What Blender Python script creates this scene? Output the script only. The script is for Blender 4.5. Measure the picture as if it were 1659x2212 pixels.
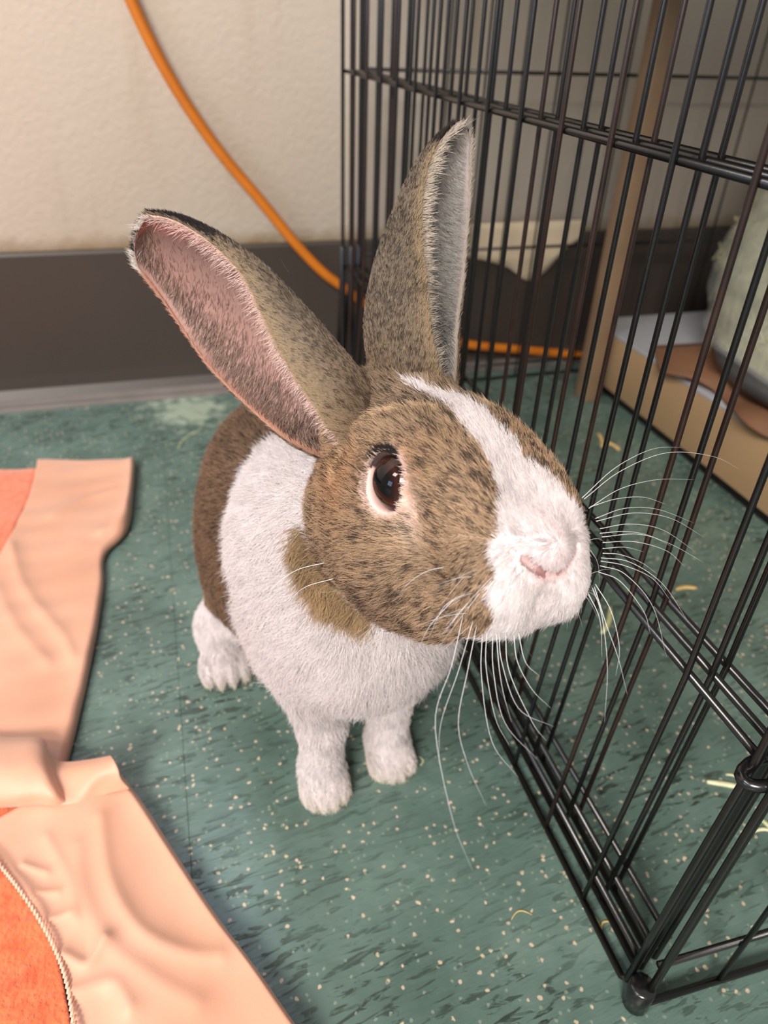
import bpy, math, random, os
import numpy as np
from mathutils import Matrix, Vector

sc = bpy.context.scene
for _o in list(bpy.data.objects):
    bpy.data.objects.remove(_o)
COL = sc.collection

# ---------------------------------------------------------------- camera, light, exposure
H = 0.345                                   # lens height above the floor, metres
FPX = 1545.0; IW = 1659.0; IH = 2212.0      # focal length in pixels of the 1659x2212 frame
WC = np.array([[0.96075373, 0.1293654, 0.24539124],      # rows: world axes in camera space (right, up, forward)
               [-0.2754786, 0.5489437, 0.78915927],
               [0.03261607, 0.82578775, -0.5630371]])
cam_data = bpy.data.cameras.new('camera')
cam = bpy.data.objects.new('camera', cam_data)
COL.objects.link(cam)
sc.camera = cam
cam_data.sensor_fit = 'VERTICAL'
cam_data.sensor_height = 36.0
cam_data.sensor_width = 27.0
cam_data.lens = 36.0 * FPX / IH
cam_data.clip_start = 0.01
cam_data.clip_end = 50
_m = Matrix(((WC[0][0], WC[0][1], -WC[0][2], 0), (WC[1][0], WC[1][1], -WC[1][2], 0),
             (WC[2][0], WC[2][1], -WC[2][2], H), (0, 0, 0, 1)))
cam.matrix_world = _m
cam_data.dof.use_dof = True
cam_data.dof.focus_distance = 0.245
cam_data.dof.aperture_fstop = 11.0

world = bpy.data.worlds.new('world'); sc.world = world; world.use_nodes = True
world.node_tree.nodes['Background'].inputs[0].default_value = (1.0, 0.93, 0.86, 1)
world.node_tree.nodes['Background'].inputs[1].default_value = 0.45

def area(name, loc, target, sx, sy, power, color):
    l = bpy.data.lights.new(name, 'AREA'); l.shape = 'RECTANGLE'; l.size = sx; l.size_y = sy
    l.energy = power; l.color = color
    o = bpy.data.objects.new(name, l); COL.objects.link(o); o.location = loc
    d = Vector(target) - Vector(loc)
    o.rotation_euler = d.to_track_quat('-Z', 'Y').to_euler()
    return o
area('unseen_ceiling_panel', (-2.0, -3.2, 2.9), (-0.6, 0.7, 0.1), 1.6, 1.2, 350, (1.0, 0.92, 0.84))  # unseen key behind the lens, added to brighten the wall
area('unseen_ceiling_panel', (-1.62, -0.42, 2.02), (0.0, 0.3, 0.1), 0.55, 0.42, 21, (1.0, 0.94, 0.88))
area('window_daylight', (-2.7, -0.85, 0.85), (0.05, 0.2, 0.2), 0.8, 0.8, 13, (0.45, 0.66, 1.0))
area('cool_ceiling_light', (0.05, 0.52, 2.35), (0.05, 0.3, 0.0), 0.7, 0.35, 4, (0.42, 0.62, 1.0))
area('added_window_light', (0.02, 0.748, 1.10), (0.02, -1.0, 0.9), 0.26, 0.40, 4.0, (0.40, 0.62, 1.0))  # added in front of the wall window for a bluish sheen
sc.view_settings.view_transform = 'Standard'
sc.view_settings.look = 'None'
sc.view_settings.exposure = 0.0
sc.view_settings.gamma = 1.0
sc.view_settings.use_curve_mapping = False
# ---------------------------------------------------------------- helpers
def pxray(px):
    return WC @ np.array([(px[0] - 829.5) / FPX, (1106 - px[1]) / FPX, 1.0])
def on_z(px, z=0.0):
    r = pxray(px); t = (z - H) / r[2]; return r * t + np.array([0, 0, H])
def on_y(px, y):
    r = pxray(px); return r * (y / r[1]) + np.array([0, 0, H])
def on_x(px, x):
    r = pxray(px); return r * (x / r[0]) + np.array([0, 0, H])
def at_depth(px, d):
    return pxray(px) * d + np.array([0, 0, H])

def nodemat(name):
    m = bpy.data.materials.new(name); m.use_nodes = True
    nt = m.node_tree
    return m, nt, nt.nodes['Principled BSDF']
def N(nt, typ, **kw):
    n = nt.nodes.new(typ)
    for k, v in kw.items():
        if k.startswith('i_'):
            key = k[2:]
            key = int(key) if key.isdigit() else key.replace('_', ' ')
            n.inputs[key].default_value = v
        else: setattr(n, k, v)
    return n
def ramp(nt, stops, interp='LINEAR'):
    n = nt.nodes.new('ShaderNodeValToRGB'); cr = n.color_ramp; cr.interpolation = interp
    while len(cr.elements) < len(stops): cr.elements.new(0.5)
    for e, (p, c) in zip(cr.elements, stops):
        e.position = p; e.color = (*c, 1) if len(c) == 3 else c
    return n
def lin(r, g, b):
    f = lambda c: (c / 255 / 12.92) if c / 255 <= 0.04045 else ((c / 255 + 0.055) / 1.055) ** 2.4
    return (f(r), f(g), f(b))
def plain(name, col, rough=0.5, metal=0.0, bump=0.0, bscale=200.0, var=0.0, vscale=20.0, spec=0.5, sheen=0.0):
    m, nt, b = nodemat(name)
    b.inputs['Base Color'].default_value = (*col, 1); b.inputs['Roughness'].default_value = rough
    b.inputs['Metallic'].default_value = metal; b.inputs['Specular IOR Level'].default_value = spec
    if sheen: b.inputs['Sheen Weight'].default_value = sheen
    tc = N(nt, 'ShaderNodeTexCoord')
    if var:
        nz = N(nt, 'ShaderNodeTexNoise', i_Scale=vscale, i_Detail=5.0)
        nt.links.new(tc.outputs['Object'], nz.inputs['Vector'])
        r = ramp(nt, [(0.25, tuple(c * (1 - var) for c in col)), (0.75, tuple(min(1, c * (1 + var)) for c in col))])
        nt.links.new(nz.outputs['Fac'], r.inputs[0]); nt.links.new(r.outputs[0], b.inputs['Base Color'])
    if bump:
        nz = N(nt, 'ShaderNodeTexNoise', i_Scale=bscale, i_Detail=4.0)
        nt.links.new(tc.outputs['Object'], nz.inputs['Vector'])
        bp = N(nt, 'ShaderNodeBump', i_Strength=bump, i_Distance=0.001)
        nt.links.new(nz.outputs['Fac'], bp.inputs['Height']); nt.links.new(bp.outputs[0], b.inputs['Normal'])
    return m

def link(o, parent=None):
    COL.objects.link(o)
    if parent is not None:
        o.parent = parent
    return o
def mesh_obj(name, verts, faces, mat, parent=None, smooth=True):
    me = bpy.data.meshes.new(name)
    me.from_pydata([tuple(map(float, v)) for v in verts], [], [tuple(int(i) for i in f) for f in faces])
    me.update()
    if smooth: me.polygons.foreach_set('use_smooth', [True] * len(me.polygons))
    if mat: me.materials.append(mat)
    o = bpy.data.objects.new(name, me)
    if parent is not None:
        off = parent.matrix_world.translation
        if parent.parent is not None: pass
    return link(o, parent)
def empty(name, loc=(0, 0, 0)):
    o = bpy.data.objects.new(name, None); o.location = loc; o.empty_display_size = 0.02
    COL.objects.link(o); return o
def tag(o, label=None, cat=None, group=None, kind=None):
    if label: o['label'] = label
    if cat: o['category'] = cat
    if group: o['group'] = group
    if kind: o['kind'] = kind
    return o
def box_geo(lo, hi, bev=0.0):
    (x0, y0, z0), (x1, y1, z1) = lo, hi
    if bev <= 0:
        v = [(x0, y0, z0), (x1, y0, z0), (x1, y1, z0), (x0, y1, z0), (x0, y0, z1), (x1, y0, z1), (x1, y1, z1), (x0, y1, z1)]
        return v, [(0, 3, 2, 1), (4, 5, 6, 7), (0, 1, 5, 4), (1, 2, 6, 5), (2, 3, 7, 6), (3, 0, 4, 7)]
    import bmesh
    bm = bmesh.new(); bmesh.ops.create_cube(bm, size=1)
    for w in bm.verts:
        w.co = Vector(((x0 + x1) / 2 + w.co.x * (x1 - x0), (y0 + y1) / 2 + w.co.y * (y1 - y0), (z0 + z1) / 2 + w.co.z * (z1 - z0)))
    bmesh.ops.bevel(bm, geom=list(bm.edges), offset=bev, segments=2, affect='EDGES', profile=0.5)
    bm.verts.index_update()
    v = [tuple(w.co) for w in bm.verts]; f = [[q.index for q in p.verts] for p in bm.faces]; bm.free()
    return v, f
def tube_geo(pts, rad, n=8, caps=True):
    pts = np.asarray(pts, float); m = len(pts)
    rad = np.full(m, rad) if np.isscalar(rad) else np.asarray(rad, float)
    T = np.gradient(pts, axis=0); T /= np.linalg.norm(T, axis=1)[:, None] + 1e-12
    ref = np.array([0, 0, 1.0]) if abs(T[0][2]) < 0.9 else np.array([1.0, 0, 0])
    v = []; u = np.cross(T[0], ref); u /= np.linalg.norm(u)
    for i in range(m):
        u = u - T[i] * (u @ T[i]); u /= np.linalg.norm(u); w = np.cross(T[i], u)
        for k in range(n):
            a = 2 * math.pi * k / n
            v.append(pts[i] + rad[i] * (math.cos(a) * u + math.sin(a) * w))
    f = [(i * n + k, i * n + (k + 1) % n, (i + 1) * n + (k + 1) % n, (i + 1) * n + k) for i in range(m - 1) for k in range(n)]
    if caps:
        f.append(tuple(range(n - 1, -1, -1))); f.append(tuple((m - 1) * n + k for k in range(n)))
    return v, f
def merge(*geos):
    V = []; F = []
    for v, f in geos:
        o = len(V); V += [tuple(q) for q in v]; F += [tuple(i + o for i in q) for q in f]
    return V, F
def smooth_path(pts, n):
    P = np.asarray(pts, float); P = np.vstack([2 * P[0] - P[1], P, 2 * P[-1] - P[-2]])
    out = []; m = len(P) - 3
    for i in range(n):
        s = i / (n - 1) * m; k = min(int(s), m - 1); t = s - k
        p0, p1, p2, p3 = P[k:k + 4]
        out.append(0.5 * ((2 * p1) + (-p0 + p2) * t + (2 * p0 - 5 * p1 + 4 * p2 - p3) * t * t + (-p0 + 3 * p1 - 3 * p2 + p3) * t ** 3))
    return np.array(out)
def vnoise(P, f, seed=0):            # cheap smooth pseudo-noise in -1..1
    r = np.random.RandomState(seed); s = np.zeros(len(P))
    for k in range(6):
        d = r.normal(size=3); d /= np.linalg.norm(d)
        s += np.sin(P @ d * f * r.uniform(.6, 1.6) + r.uniform(0, 6.28))
    return s / 3.2
# ---------------------------------------------------------------- rabbit shape: a smooth union of solids, meshed as one surface
def rot_zyx(yaw, pitch, roll):
    y, p, r = np.radians([yaw, pitch, roll])
    cz, sz, cy, sy, cr, sr = np.cos(y), np.sin(y), np.cos(p), np.sin(p), np.cos(r), np.sin(r)
    return (np.array([[cz, -sz, 0], [sz, cz, 0], [0, 0, 1]]) @ np.array([[cy, 0, sy], [0, 1, 0], [-sy, 0, cy]])
            @ np.array([[1, 0, 0], [0, cr, -sr], [0, sr, cr]]))
HR = rot_zyx(-74, -18, -10)
HO = np.array([0.0824, 0.1880, 0.2115])
def h2w(p): return HO + (np.asarray(p, float) / 1000.0) @ HR.T
def w2h(P): return ((P - HO) @ HR) * 1000.0

def s_ell(p, c, r, R=None):
    q = p - np.asarray(c, float)
    if R is not None: q = q @ R
    r = np.asarray(r, float)
    k0 = np.sqrt(((q / r) ** 2).sum(-1)); k1 = np.sqrt(((q / (r * r)) ** 2).sum(-1)) + 1e-9
    return np.where(k0 < 0.15, k0 * r.min() - r.min(), k0 * (k0 - 1.0) / k1)
def s_cone(p, a, b, ra, rb):
    a = np.asarray(a, float); b = np.asarray(b, float); ab = b - a
    t = np.clip(((p - a) @ ab) / (ab @ ab), 0, 1)
    d = np.sqrt(((p - a - t[..., None] * ab) ** 2).sum(-1))
    return d - (ra + (rb - ra) * t)
def smin(a, b, k):
    h = np.maximum(k - np.abs(a - b), 0) / k
    return np.minimum(a, b) - h * h * k * 0.25
def smax(a, b, k): return -smin(-a, -b, k)

def sdf_head(q):                       # q in head millimetres
    d = s_ell(q, (-17, 0, 5), (36, 29.5, 32))
    qq = q * np.array([1, 0.745, 1])
    d = smin(d, s_cone(qq, (2, 0, 11), (32, 0, -7), 18.5, 15.0), 10)
    d = smin(d, s_ell(q, (42, 0, -5.5), (10, 10.5, 9)), 6)
    for s in (-1, 1):
        d = smin(d, s_ell(q, (35.5, 11 * s, -16), (14, 11.5, 14.5)), 5)
        d = smin(d, s_ell(q, (-14, 17 * s, -14), (28, 17, 27)), 10)
        d = smin(d, s_ell(q, (2, 12 * s, -25), (30, 15, 18)), 10)
        d = smin(d, s_ell(q, (-4, 19 * s, 20), (16, 8, 8), rot_zyx(-12 * s, 8, 0)), 7)
        d = smin(d, s_ell(q, (-40, 14 * s, 25), (12, 11, 12)), 12)
    for s in (-1, 1):
        d = smin(d, s_ell(q, (31, 13.5 * s, -2), (13, 8, 11)), 8)
        d = smin(d, s_ell(q, (20, 14 * s, 8), (17, 10, 12), rot_zyx(0, 30, 0)), 10)
    d = smin(d, s_ell(q, (27, 0, -27), (12, 11, 9)), 8)
    d = smin(d, s_ell(q, (-34, 0, 29.5), (19, 20, 13)), 10)
    d = smin(d, s_ell(q, (-40, 0, -8), (22, 27, 32)), 16)
    return d
def sdf_head_detail(q, d):
    for s in (-1, 1):
        # lids around the eye, then the opening
        d = smin(d, s_ell(q, (5, 22.0 * s, 10), (13.5, 7.2, 11.5)), 5)
        d = smax(d, -s_ell(q, (5.2, 28.5 * s, 9.6), (8.2, 9.5, 8.7), rot_zyx(0, 32, 0)), 1.8)
        # nostril slit and the crease round the pad
        d = smax(d, -s_cone(q, (46.5, 8.8 * s, -6.2), (50.8, 1.2 * s, -12.0), 2.2, 1.0), 1.4)
        d = smax(d, -s_cone(q, (38, 14.5 * s, 3), (45, 11.5 * s, -4), 0.5, 0.9), 2.2)
    d = smax(d, -s_cone(q, (50.8, 0, -12.0), (50.5, 0, -22), 1.1, 1.3), 2.0)
    return d
def mm(*v): return np.array(v) / 1000.0
def sdf_body(P):
    d = s_ell(P, (.0675, .249, .120), (.0475, .046, .058))
    d = smin(d, s_ell(P, (.052, .300, .112), (.046, .060, .060)), .03)
    d = smin(d, s_ell(P, (.045, .352, .100), (.045, .062, .070)), .03)
    d = smin(d, s_cone(P, h2w((-34, 0, -12)), (.058, .262, .150), .028, .042), .02)
    d = smin(d, s_ell(P, (.047, .382, .052), (.036, .048, .046)), .02)
    for hip in ((.021, .350, .070), (.076, .352, .070)):
        d = smin(d, s_ell(P, hip, (.020, .040, .044)), .02)
    for a, b, c in (((.042, .248, .095), (.0455, .240, .048), (.0445, .236, .016)), ((.080, .252, .095), (.084, .248, .048), (.0838, .246, .016))):
        d = smin(d, s_cone(P, a, b, .018, .0112), .014)
        d = smin(d, s_cone(P, b, c, .0112, .0102), .006)
    for x0, y0, z0, sx in ((.0445, .234, .0095, .0112), (.0838, .242, .0095, .0110)):
        d = smin(d, s_ell(P, (x0, y0 + .006, z0 + .001), (sx, .016, .0105)), .005)
        for k in range(4):
            d = smin(d, s_ell(P, (x0 + (k - 1.5) * .0056, y0 - .0085 + abs(k - 1.5) * .003, z0 - .0028), (.0038, .0085, .0062)), .0040)
    for x0, y0 in ((.002, .346), (.086, .350)):
        d = smin(d, s_ell(P, (x0, y0 + .012, .0125), (.0140, .036, .0118)), .006)
        d = smin(d, s_cone(P, (x0 + .003, y0 + .012, .02), (x0 + (.018 if x0 < .04 else -.010), y0 + .010, .055), .0145, .018), .012)
        for k in range(4):
            d = smin(d, s_ell(P, (x0 + (k - 1.5) * .0072, y0 - .020 + abs(k - 1.5) * .003, .0078), (.0043, .012, .0070)), .0042)
    d = smin(d, s_ell(P, (.043, .424, .075), (.014, .016, .022)), .008)
    return smax(d, .0012 - P[..., 2], .002)
def sdf(P, detail=True):
    q = w2h(P)
    d1 = sdf_head(q)
    if detail: d1 = sdf_head_detail(q, d1)
    return smin(d1 / 1000.0, sdf_body(P), .010)
# ---------------------------------------------------------------- the room: floor, wall, rubber base
YW = 2.226 * H
def floor_material():
    m, nt, b = nodemat('green_vinyl')
    L = nt.links
    geo = N(nt, 'ShaderNodeNewGeometry')
    mp = N(nt, 'ShaderNodeMapping'); mp.inputs['Rotation'].default_value = (0, 0, math.radians(-8))
    L.new(geo.outputs['Position'], mp.inputs['Vector'])
    big = N(nt, 'ShaderNodeTexNoise', i_Scale=14.0, i_Detail=6.0, i_Roughness=0.6); L.new(mp.outputs[0], big.inputs['Vector'])
    base = ramp(nt, [(0.30, lin(72, 92, 85)), (0.55, lin(93, 116, 108)), (0.78, lin(115, 137, 128))])
    L.new(big.outputs['Fac'], base.inputs[0])
    # bark-like relief: short dark streaks running across
    st = N(nt, 'ShaderNodeMapping'); st.inputs['Scale'].default_value = (70, 300, 1); L.new(mp.outputs[0], st.inputs['Vector'])
    sn = N(nt, 'ShaderNodeTexNoise', i_Scale=1.0, i_Detail=4.0, i_Roughness=0.55, i_Distortion=0.6); L.new(st.outputs[0], sn.inputs['Vector'])
    sr = ramp(nt, [(0.54, (0, 0, 0)), (0.62, (1, 1, 1))]); L.new(sn.outputs['Fac'], sr.inputs[0])
    patch = N(nt, 'ShaderNodeTexNoise', i_Scale=9.0, i_Detail=3.0); L.new(mp.outputs[0], patch.inputs['Vector'])
    pr = ramp(nt, [(0.38, (0.25, 0.25, 0.25)), (0.62, (1, 1, 1))]); L.new(patch.outputs['Fac'], pr.inputs[0])
    mul = N(nt, 'ShaderNodeMath', operation='MULTIPLY'); L.new(sr.outputs[0], mul.inputs[0]); L.new(pr.outputs[0], mul.inputs[1])
    mul2 = N(nt, 'ShaderNodeMath', operation='MULTIPLY', i_1=0.9); L.new(mul.outputs[0], mul2.inputs[0])
    mix = N(nt, 'ShaderNodeMix', data_type='RGBA'); L.new(mul2.outputs[0], mix.inputs[0]); L.new(base.outputs[0], mix.inputs[6])
    mix.inputs[7].default_value = (*lin(40, 48, 40), 1)
    # tan chips
    cur = mix.outputs[2]
    for sc_, lo, hi, col, off in ((210.0, 0.13, 0.22, lin(186, 172, 146), 0.0), (105.0, 0.05, 0.11, lin(204, 186, 158), 3.7), (300.0, .16, .26, lin(122, 136, 118), 9.1)):
        ad = N(nt, 'ShaderNodeVectorMath', operation='ADD'); ad.inputs[1].default_value = (off, off * 2, 0); L.new(mp.outputs[0], ad.inputs[0])
        wob = N(nt, 'ShaderNodeTexNoise', i_Scale=sc_ * 2.2, i_Detail=1.0); L.new(ad.outputs[0], wob.inputs['Vector'])
        wm = N(nt, 'ShaderNodeVectorMath', operation='SCALE'); wm.inputs['Scale'].default_value = 0.35 / sc_; L.new(wob.outputs['Color'], wm.inputs[0])
        aw = N(nt, 'ShaderNodeVectorMath', operation='ADD'); L.new(ad.outputs[0], aw.inputs[0]); L.new(wm.outputs[0], aw.inputs[1])
        vo = N(nt, 'ShaderNodeTexVoronoi', i_Scale=sc_, voronoi_dimensions='2D'); L.new(aw.outputs[0], vo.inputs['Vector'])
        sep = N(nt, 'ShaderNodeSeparateColor'); L.new(vo.outputs['Color'], sep.inputs[0])
        gate = N(nt, 'ShaderNodeMath', operation='GREATER_THAN', i_1=0.86); L.new(sep.outputs[0], gate.inputs[0])
        vr = ramp(nt, [(lo, (1, 1, 1)), (hi, (0, 0, 0))]); L.new(vo.outputs['Distance'], vr.inputs[0])
        mg = N(nt, 'ShaderNodeMath', operation='MULTIPLY'); L.new(vr.outputs[0], mg.inputs[0]); L.new(gate.outputs[0], mg.inputs[1])
        mx = N(nt, 'ShaderNodeMix', data_type='RGBA'); L.new(mg.outputs[0], mx.inputs[0]); L.new(cur, mx.inputs[6]); mx.inputs[7].default_value = (*col, 1)
        cur = mx.outputs[2]
    # pale dried splash near the wall
    d = N(nt, 'ShaderNodeVectorMath', operation='DISTANCE'); L.new(geo.outputs['Position'], d.inputs[0]); d.inputs[1].default_value = tuple(on_z((410, 885)))
    dn = N(nt, 'ShaderNodeTexNoise', i_Scale=70.0, i_Detail=4.0); L.new(geo.outputs['Position'], dn.inputs['Vector'])
    dm = N(nt, 'ShaderNodeMath', operation='MULTIPLY_ADD', i_1=-0.11, i_2=0.055); L.new(dn.outputs['Fac'], dm.inputs[0])
    da = N(nt, 'ShaderNodeMath', operation='ADD'); L.new(d.outputs['Value'], da.inputs[0]); L.new(dm.outputs[0], da.inputs[1])
    dr = ramp(nt, [(0.018, (0.7, 0.7, 0.7)), (0.045, (0, 0, 0))]); L.new(da.outputs[0], dr.inputs[0])
    mx = N(nt, 'ShaderNodeMix', data_type='RGBA'); L.new(dr.outputs[0], mx.inputs[0]); L.new(cur, mx.inputs[6]); mx.inputs[7].default_value = (*lin(175, 188, 168), 1)
    L.new(mx.outputs[2], b.inputs['Base Color'])
    b.inputs['Roughness'].default_value = 0.33
    b.inputs['Specular IOR Level'].default_value = 0.5
    hm = N(nt, 'ShaderNodeMath', operation='MULTIPLY_ADD', i_1=-1.0); L.new(mul.outputs[0], hm.inputs[0])
    sm = N(nt, 'ShaderNodeTexNoise', i_Scale=1.0, i_Detail=3.0, i_Roughness=0.5); L.new(st.outputs[0], sm.inputs['Vector']); L.new(sm.outputs['Fac'], hm.inputs[2])
    bp = N(nt, 'ShaderNodeBump', i_Strength=0.35, i_Distance=0.0012); L.new(hm.outputs[0], bp.inputs['Height']); L.new(bp.outputs[0], b.inputs['Normal'])
    return m
# floor laid as large vinyl squares: one part per square, hairline joint between
SEAM = on_z((385, 1450))[0]
fm = floor_material()
fl = tag(mesh_obj('floor', *box_geo((-2.2, -1.6, -0.012), (2.6, YW + 0.03, -0.0045)), plain('subfloor', lin(30, 38, 34), .8)), kind='structure')
TS = 0.3048
k = 0
for ix in range(-6, 8):
    for iy in range(-5, 4):
        x0 = SEAM + ix * TS; y0 = 0.50 + (iy - 1) * TS
        if x0 + TS < -1.6 or x0 > 2.2: continue
        y1 = min(y0 + TS, YW + 0.02)
        if y1 - y0 < 0.02: continue
        g = 0.00009
        v, f = box_geo((x0 + g, y0 + g, -0.0045), (x0 + TS - g, y1 - g, 0.0), 0.00010)
        o = mesh_obj('tile', v, f, fm, fl, smooth=False)

# wall with brush texture, drips and grime above the base
m, nt, b = nodemat('cream_paint'); L = nt.links
geo = N(nt, 'ShaderNodeNewGeometry')
n1 = N(nt, 'ShaderNodeTexNoise', i_Scale=3.0, i_Detail=6.0); L.new(geo.outputs['Position'], n1.inputs['Vector'])
r1 = ramp(nt, [(0.35, lin(243, 229, 212)), (0.65, lin(250, 239, 226))]); L.new(n1.outputs['Fac'], r1.inputs[0])
mp = N(nt, 'ShaderNodeMapping'); mp.inputs['Scale'].default_value = (14, 14, 1.6); L.new(geo.outputs['Position'], mp.inputs['Vector'])
n2 = N(nt, 'ShaderNodeTexNoise', i_Scale=1.0, i_Detail=5.0, i_Roughness=0.6); L.new(mp.outputs[0], n2.inputs['Vector'])
r2 = ramp(nt, [(0.56, (0, 0, 0)), (0.80, (0.55, 0.55, 0.55))]); L.new(n2.outputs['Fac'], r2.inputs[0])
mx = N(nt, 'ShaderNodeMix', data_type='RGBA'); L.new(r2.outputs[0], mx.inputs[0]); L.new(r1.outputs[0], mx.inputs[6]); mx.inputs[7].default_value = (*lin(205, 186, 158), 1)
sp = N(nt, 'ShaderNodeSeparateXYZ'); L.new(geo.outputs['Position'], sp.inputs[0])
n3 = N(nt, 'ShaderNodeTexNoise', i_Scale=40.0, i_Detail=5.0); L.new(geo.outputs['Position'], n3.inputs['Vector'])
a3 = N(nt, 'ShaderNodeMath', operation='MULTIPLY_ADD', i_1=-0.022); L.new(n3.outputs['Fac'], a3.inputs[0]); L.new(sp.outputs[2], a3.inputs[2])
zb = 0.1525
r3 = ramp(nt, [(0.0, (0.85, 0.85, 0.85)), (1.0, (0, 0, 0))])
mr = N(nt, 'ShaderNodeMapRange'); mr.inputs[1].default_value = zb - 0.012; mr.inputs[2].default_value = zb + 0.006; L.new(a3.outputs[0], mr.inputs[0]); L.new(mr.outputs[0], r3.inputs[0])
mx2 = N(nt, 'ShaderNodeMix', data_type='RGBA'); L.new(r3.outputs[0], mx2.inputs[0]); L.new(mx.outputs[2], mx2.inputs[6]); mx2.inputs[7].default_value = (*lin(176, 150, 100), 1)
L.new(mx2.outputs[2], b.inputs['Base Color']); b.inputs['Roughness'].default_value = 0.42
n4 = N(nt, 'ShaderNodeTexNoise', i_Scale=180.0, i_Detail=3.0); L.new(geo.outputs['Position'], n4.inputs['Vector'])
bp = N(nt, 'ShaderNodeBump', i_Strength=0.12, i_Distance=0.002); L.new(n4.outputs['Fac'], bp.inputs['Height']); L.new(bp.outputs[0], b.inputs['Normal'])
tag(mesh_obj('wall_back', *box_geo((-2.2, YW + 0.006, -0.012), (2.6, YW + 0.12, 2.5)), m), kind='structure')
# rubber base: face, rounded top and a toe that curls out onto the floor
prof = [(0.006, 0.1535), (0.0025, 0.1530), (0.001, 0.1505), (0.0005, 0.03), (-0.0005, 0.016), (-0.005, 0.007), (-0.0125, 0.0042), (-0.019, 0.0040), (-0.0205, 0.0030), (-0.0205, 0.0), (0.006, 0.0)]
rub = plain('dark_rubber', lin(54, 47, 43), .45, bump=.05, bscale=60, var=.1, vscale=6)
toe = plain('pale_rubber', lin(112, 106, 102), .5, var=.15, vscale=30)  # toe in a paler grey than the face
def cove(x0, x1):
    v = [(x, YW + p[0], p[1]) for x in (x0, x1) for p in prof]; n = len(prof)
    f = [(i, i + 1, n + i + 1, n + i) for i in range(n - 1)] + [tuple(range(n - 1, -1, -1)), tuple(range(n, 2 * n))]
    o = mesh_obj('baseboard_back', v, f, rub, None, smooth=False)
    o.data.materials.append(toe)
    for i in (5, 6, 7, 8): o.data.polygons[i].material_index = 1
    return o
o = tag(cove(-2.2, 2.6), kind='structure')

# small unseen window high in the wall, added for the floor's blue sheen
wf = plain('white_gloss', lin(225, 222, 215), .35)
wx, wz = 0.02, 1.10
win = tag(mesh_obj('added_window_1', *merge(*[box_geo(a_, b_, .001) for a_, b_ in (((wx - .16, YW - .016, wz - .23), (wx - .13, YW + .007, wz + .23)), ((wx + .13, YW - .016, wz - .23), (wx + .16, YW + .007, wz + .23)),
      ((wx - .13, YW - .016, wz - .23), (wx + .13, YW + .007, wz - .20)), ((wx - .13, YW - .016, wz + .20), (wx + .13, YW + .007, wz + .23)))]), wf), kind='structure')
gl = plain('window_glass', (.5, .6, .7), .08)
mesh_obj('pane', *box_geo((wx - .13, YW - .002, wz - .20), (wx + .13, YW + .004, wz + .20)), gl, win, smooth=False)
# ---------------------------------------------------------------- folding wire exercise pen
wire = plain('black_enamel', lin(13, 12, 12), .28, var=.4, vscale=120, bump=.04, bscale=500, spec=.6)
wireb = plain('worn_black_enamel', lin(34, 19, 15), .34, var=.5, vscale=90, spec=.6)
clipm = plain('black_clip', lin(18, 18, 19), .22, bump=.03, bscale=300, spec=.7)
PEN = tag(empty('exercise_pen', (0.16, 0.10, 0)), 'black folding wire exercise pen standing on the floor right of the rabbit', 'pet pen', )
def into(o):   # keep world coordinates while parenting below the pen's empty
    return o
BAR = {}
def world_child(name, verts, faces, mat, parent):
    o = mesh_obj(name, verts, faces, mat, None); COLP(o, parent); return o
def COLP(o, parent):
    o.parent = parent
    o.matrix_parent_inverse = parent_world(parent).inverted()
def parent_world(p):
    M = p.matrix_basis.copy(); q = p
    while q.parent is not None:
        M = q.parent.matrix_basis @ q.matrix_parent_inverse @ M; q = q.parent
    return M
PH = 0.61
rj = random.Random(4)
bar_mesh = None
def panel(a, b, lean_a, lean_b, n, z0=0.004, rails=(0.0215, 0.1530, 0.3118, 0.47), side=1, off=0.0, bar_z0=0.004, rr=0.0016):
    """a, b: foot points (x, y) of the two end posts; lean: how far the top stands over"""
    global bar_mesh
    a = np.array([*a, 0.0]); b = np.array([*b, 0.0]); la = np.array([*lean_a, 0.0]); lb = np.array([*lean_b, 0.0])
    d = (b - a) / np.linalg.norm(b - a); nrm = np.array([-d[1], d[0], 0]) * side
    def P(s, z, o=0.0):
        base = a + (b - a) * s; ln = la + (lb - la) * s
        return base - ln * max(0.0, 1 - z / 0.154) + np.array([0, 0, z]) + nrm * o
    zs = (z0 + .004, .05, .10, .154, .32, .5, PH - .006)
    loop = [P(0, z) for z in zs] + [P(.008, PH), P(.5, PH), P(.992, PH)] + [P(1, z) for z in zs[::-1]] + [P(.995, z0), P(.5, z0), P(.005, z0)] + [P(0, z0 + .004)]
    fr = mesh_obj('panel', *tube_geo(loop, 0.0017, 8), wire); COLP(fr, PEN)
    for z in rails:
        r = mesh_obj('rail', *tube_geo([P(s, z, 0.0026) for s in (0, .5, 1)], rr, 8), wire); COLP(r, fr)
    for k in range(1, n):
        s = (k + off) / n
        if s >= 1 or s <= 0: continue
        r = mesh_obj('bar', *tube_geo([P(s, z) for z in (bar_z0, .08, .154, .32, PH)], 0.00118, 7), wireb if rj.random() < .2 else wire); COLP(r, fr)
    return fr, P
XC = 0.466 * H
y0, y1 = 0.302 * H, 1.975 * H
def dx(v): return (v, 0.0)
panels = []
LN = (.0105, 0)
fr1, P1 = panel((XC, y0), (XC, y1), LN, LN, 15, side=-1, off=-.03)
fr2, P2 = panel((XC + .0085, y0 + .003), (XC + .0085, y1 + .003), LN, LN, 15, side=-1, off=-.18)
fr3, P3 = panel((XC + .0168, y0 + .005), (XC + .0168, y1 - .003), LN, LN, 15, side=-1, off=-.16)
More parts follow.
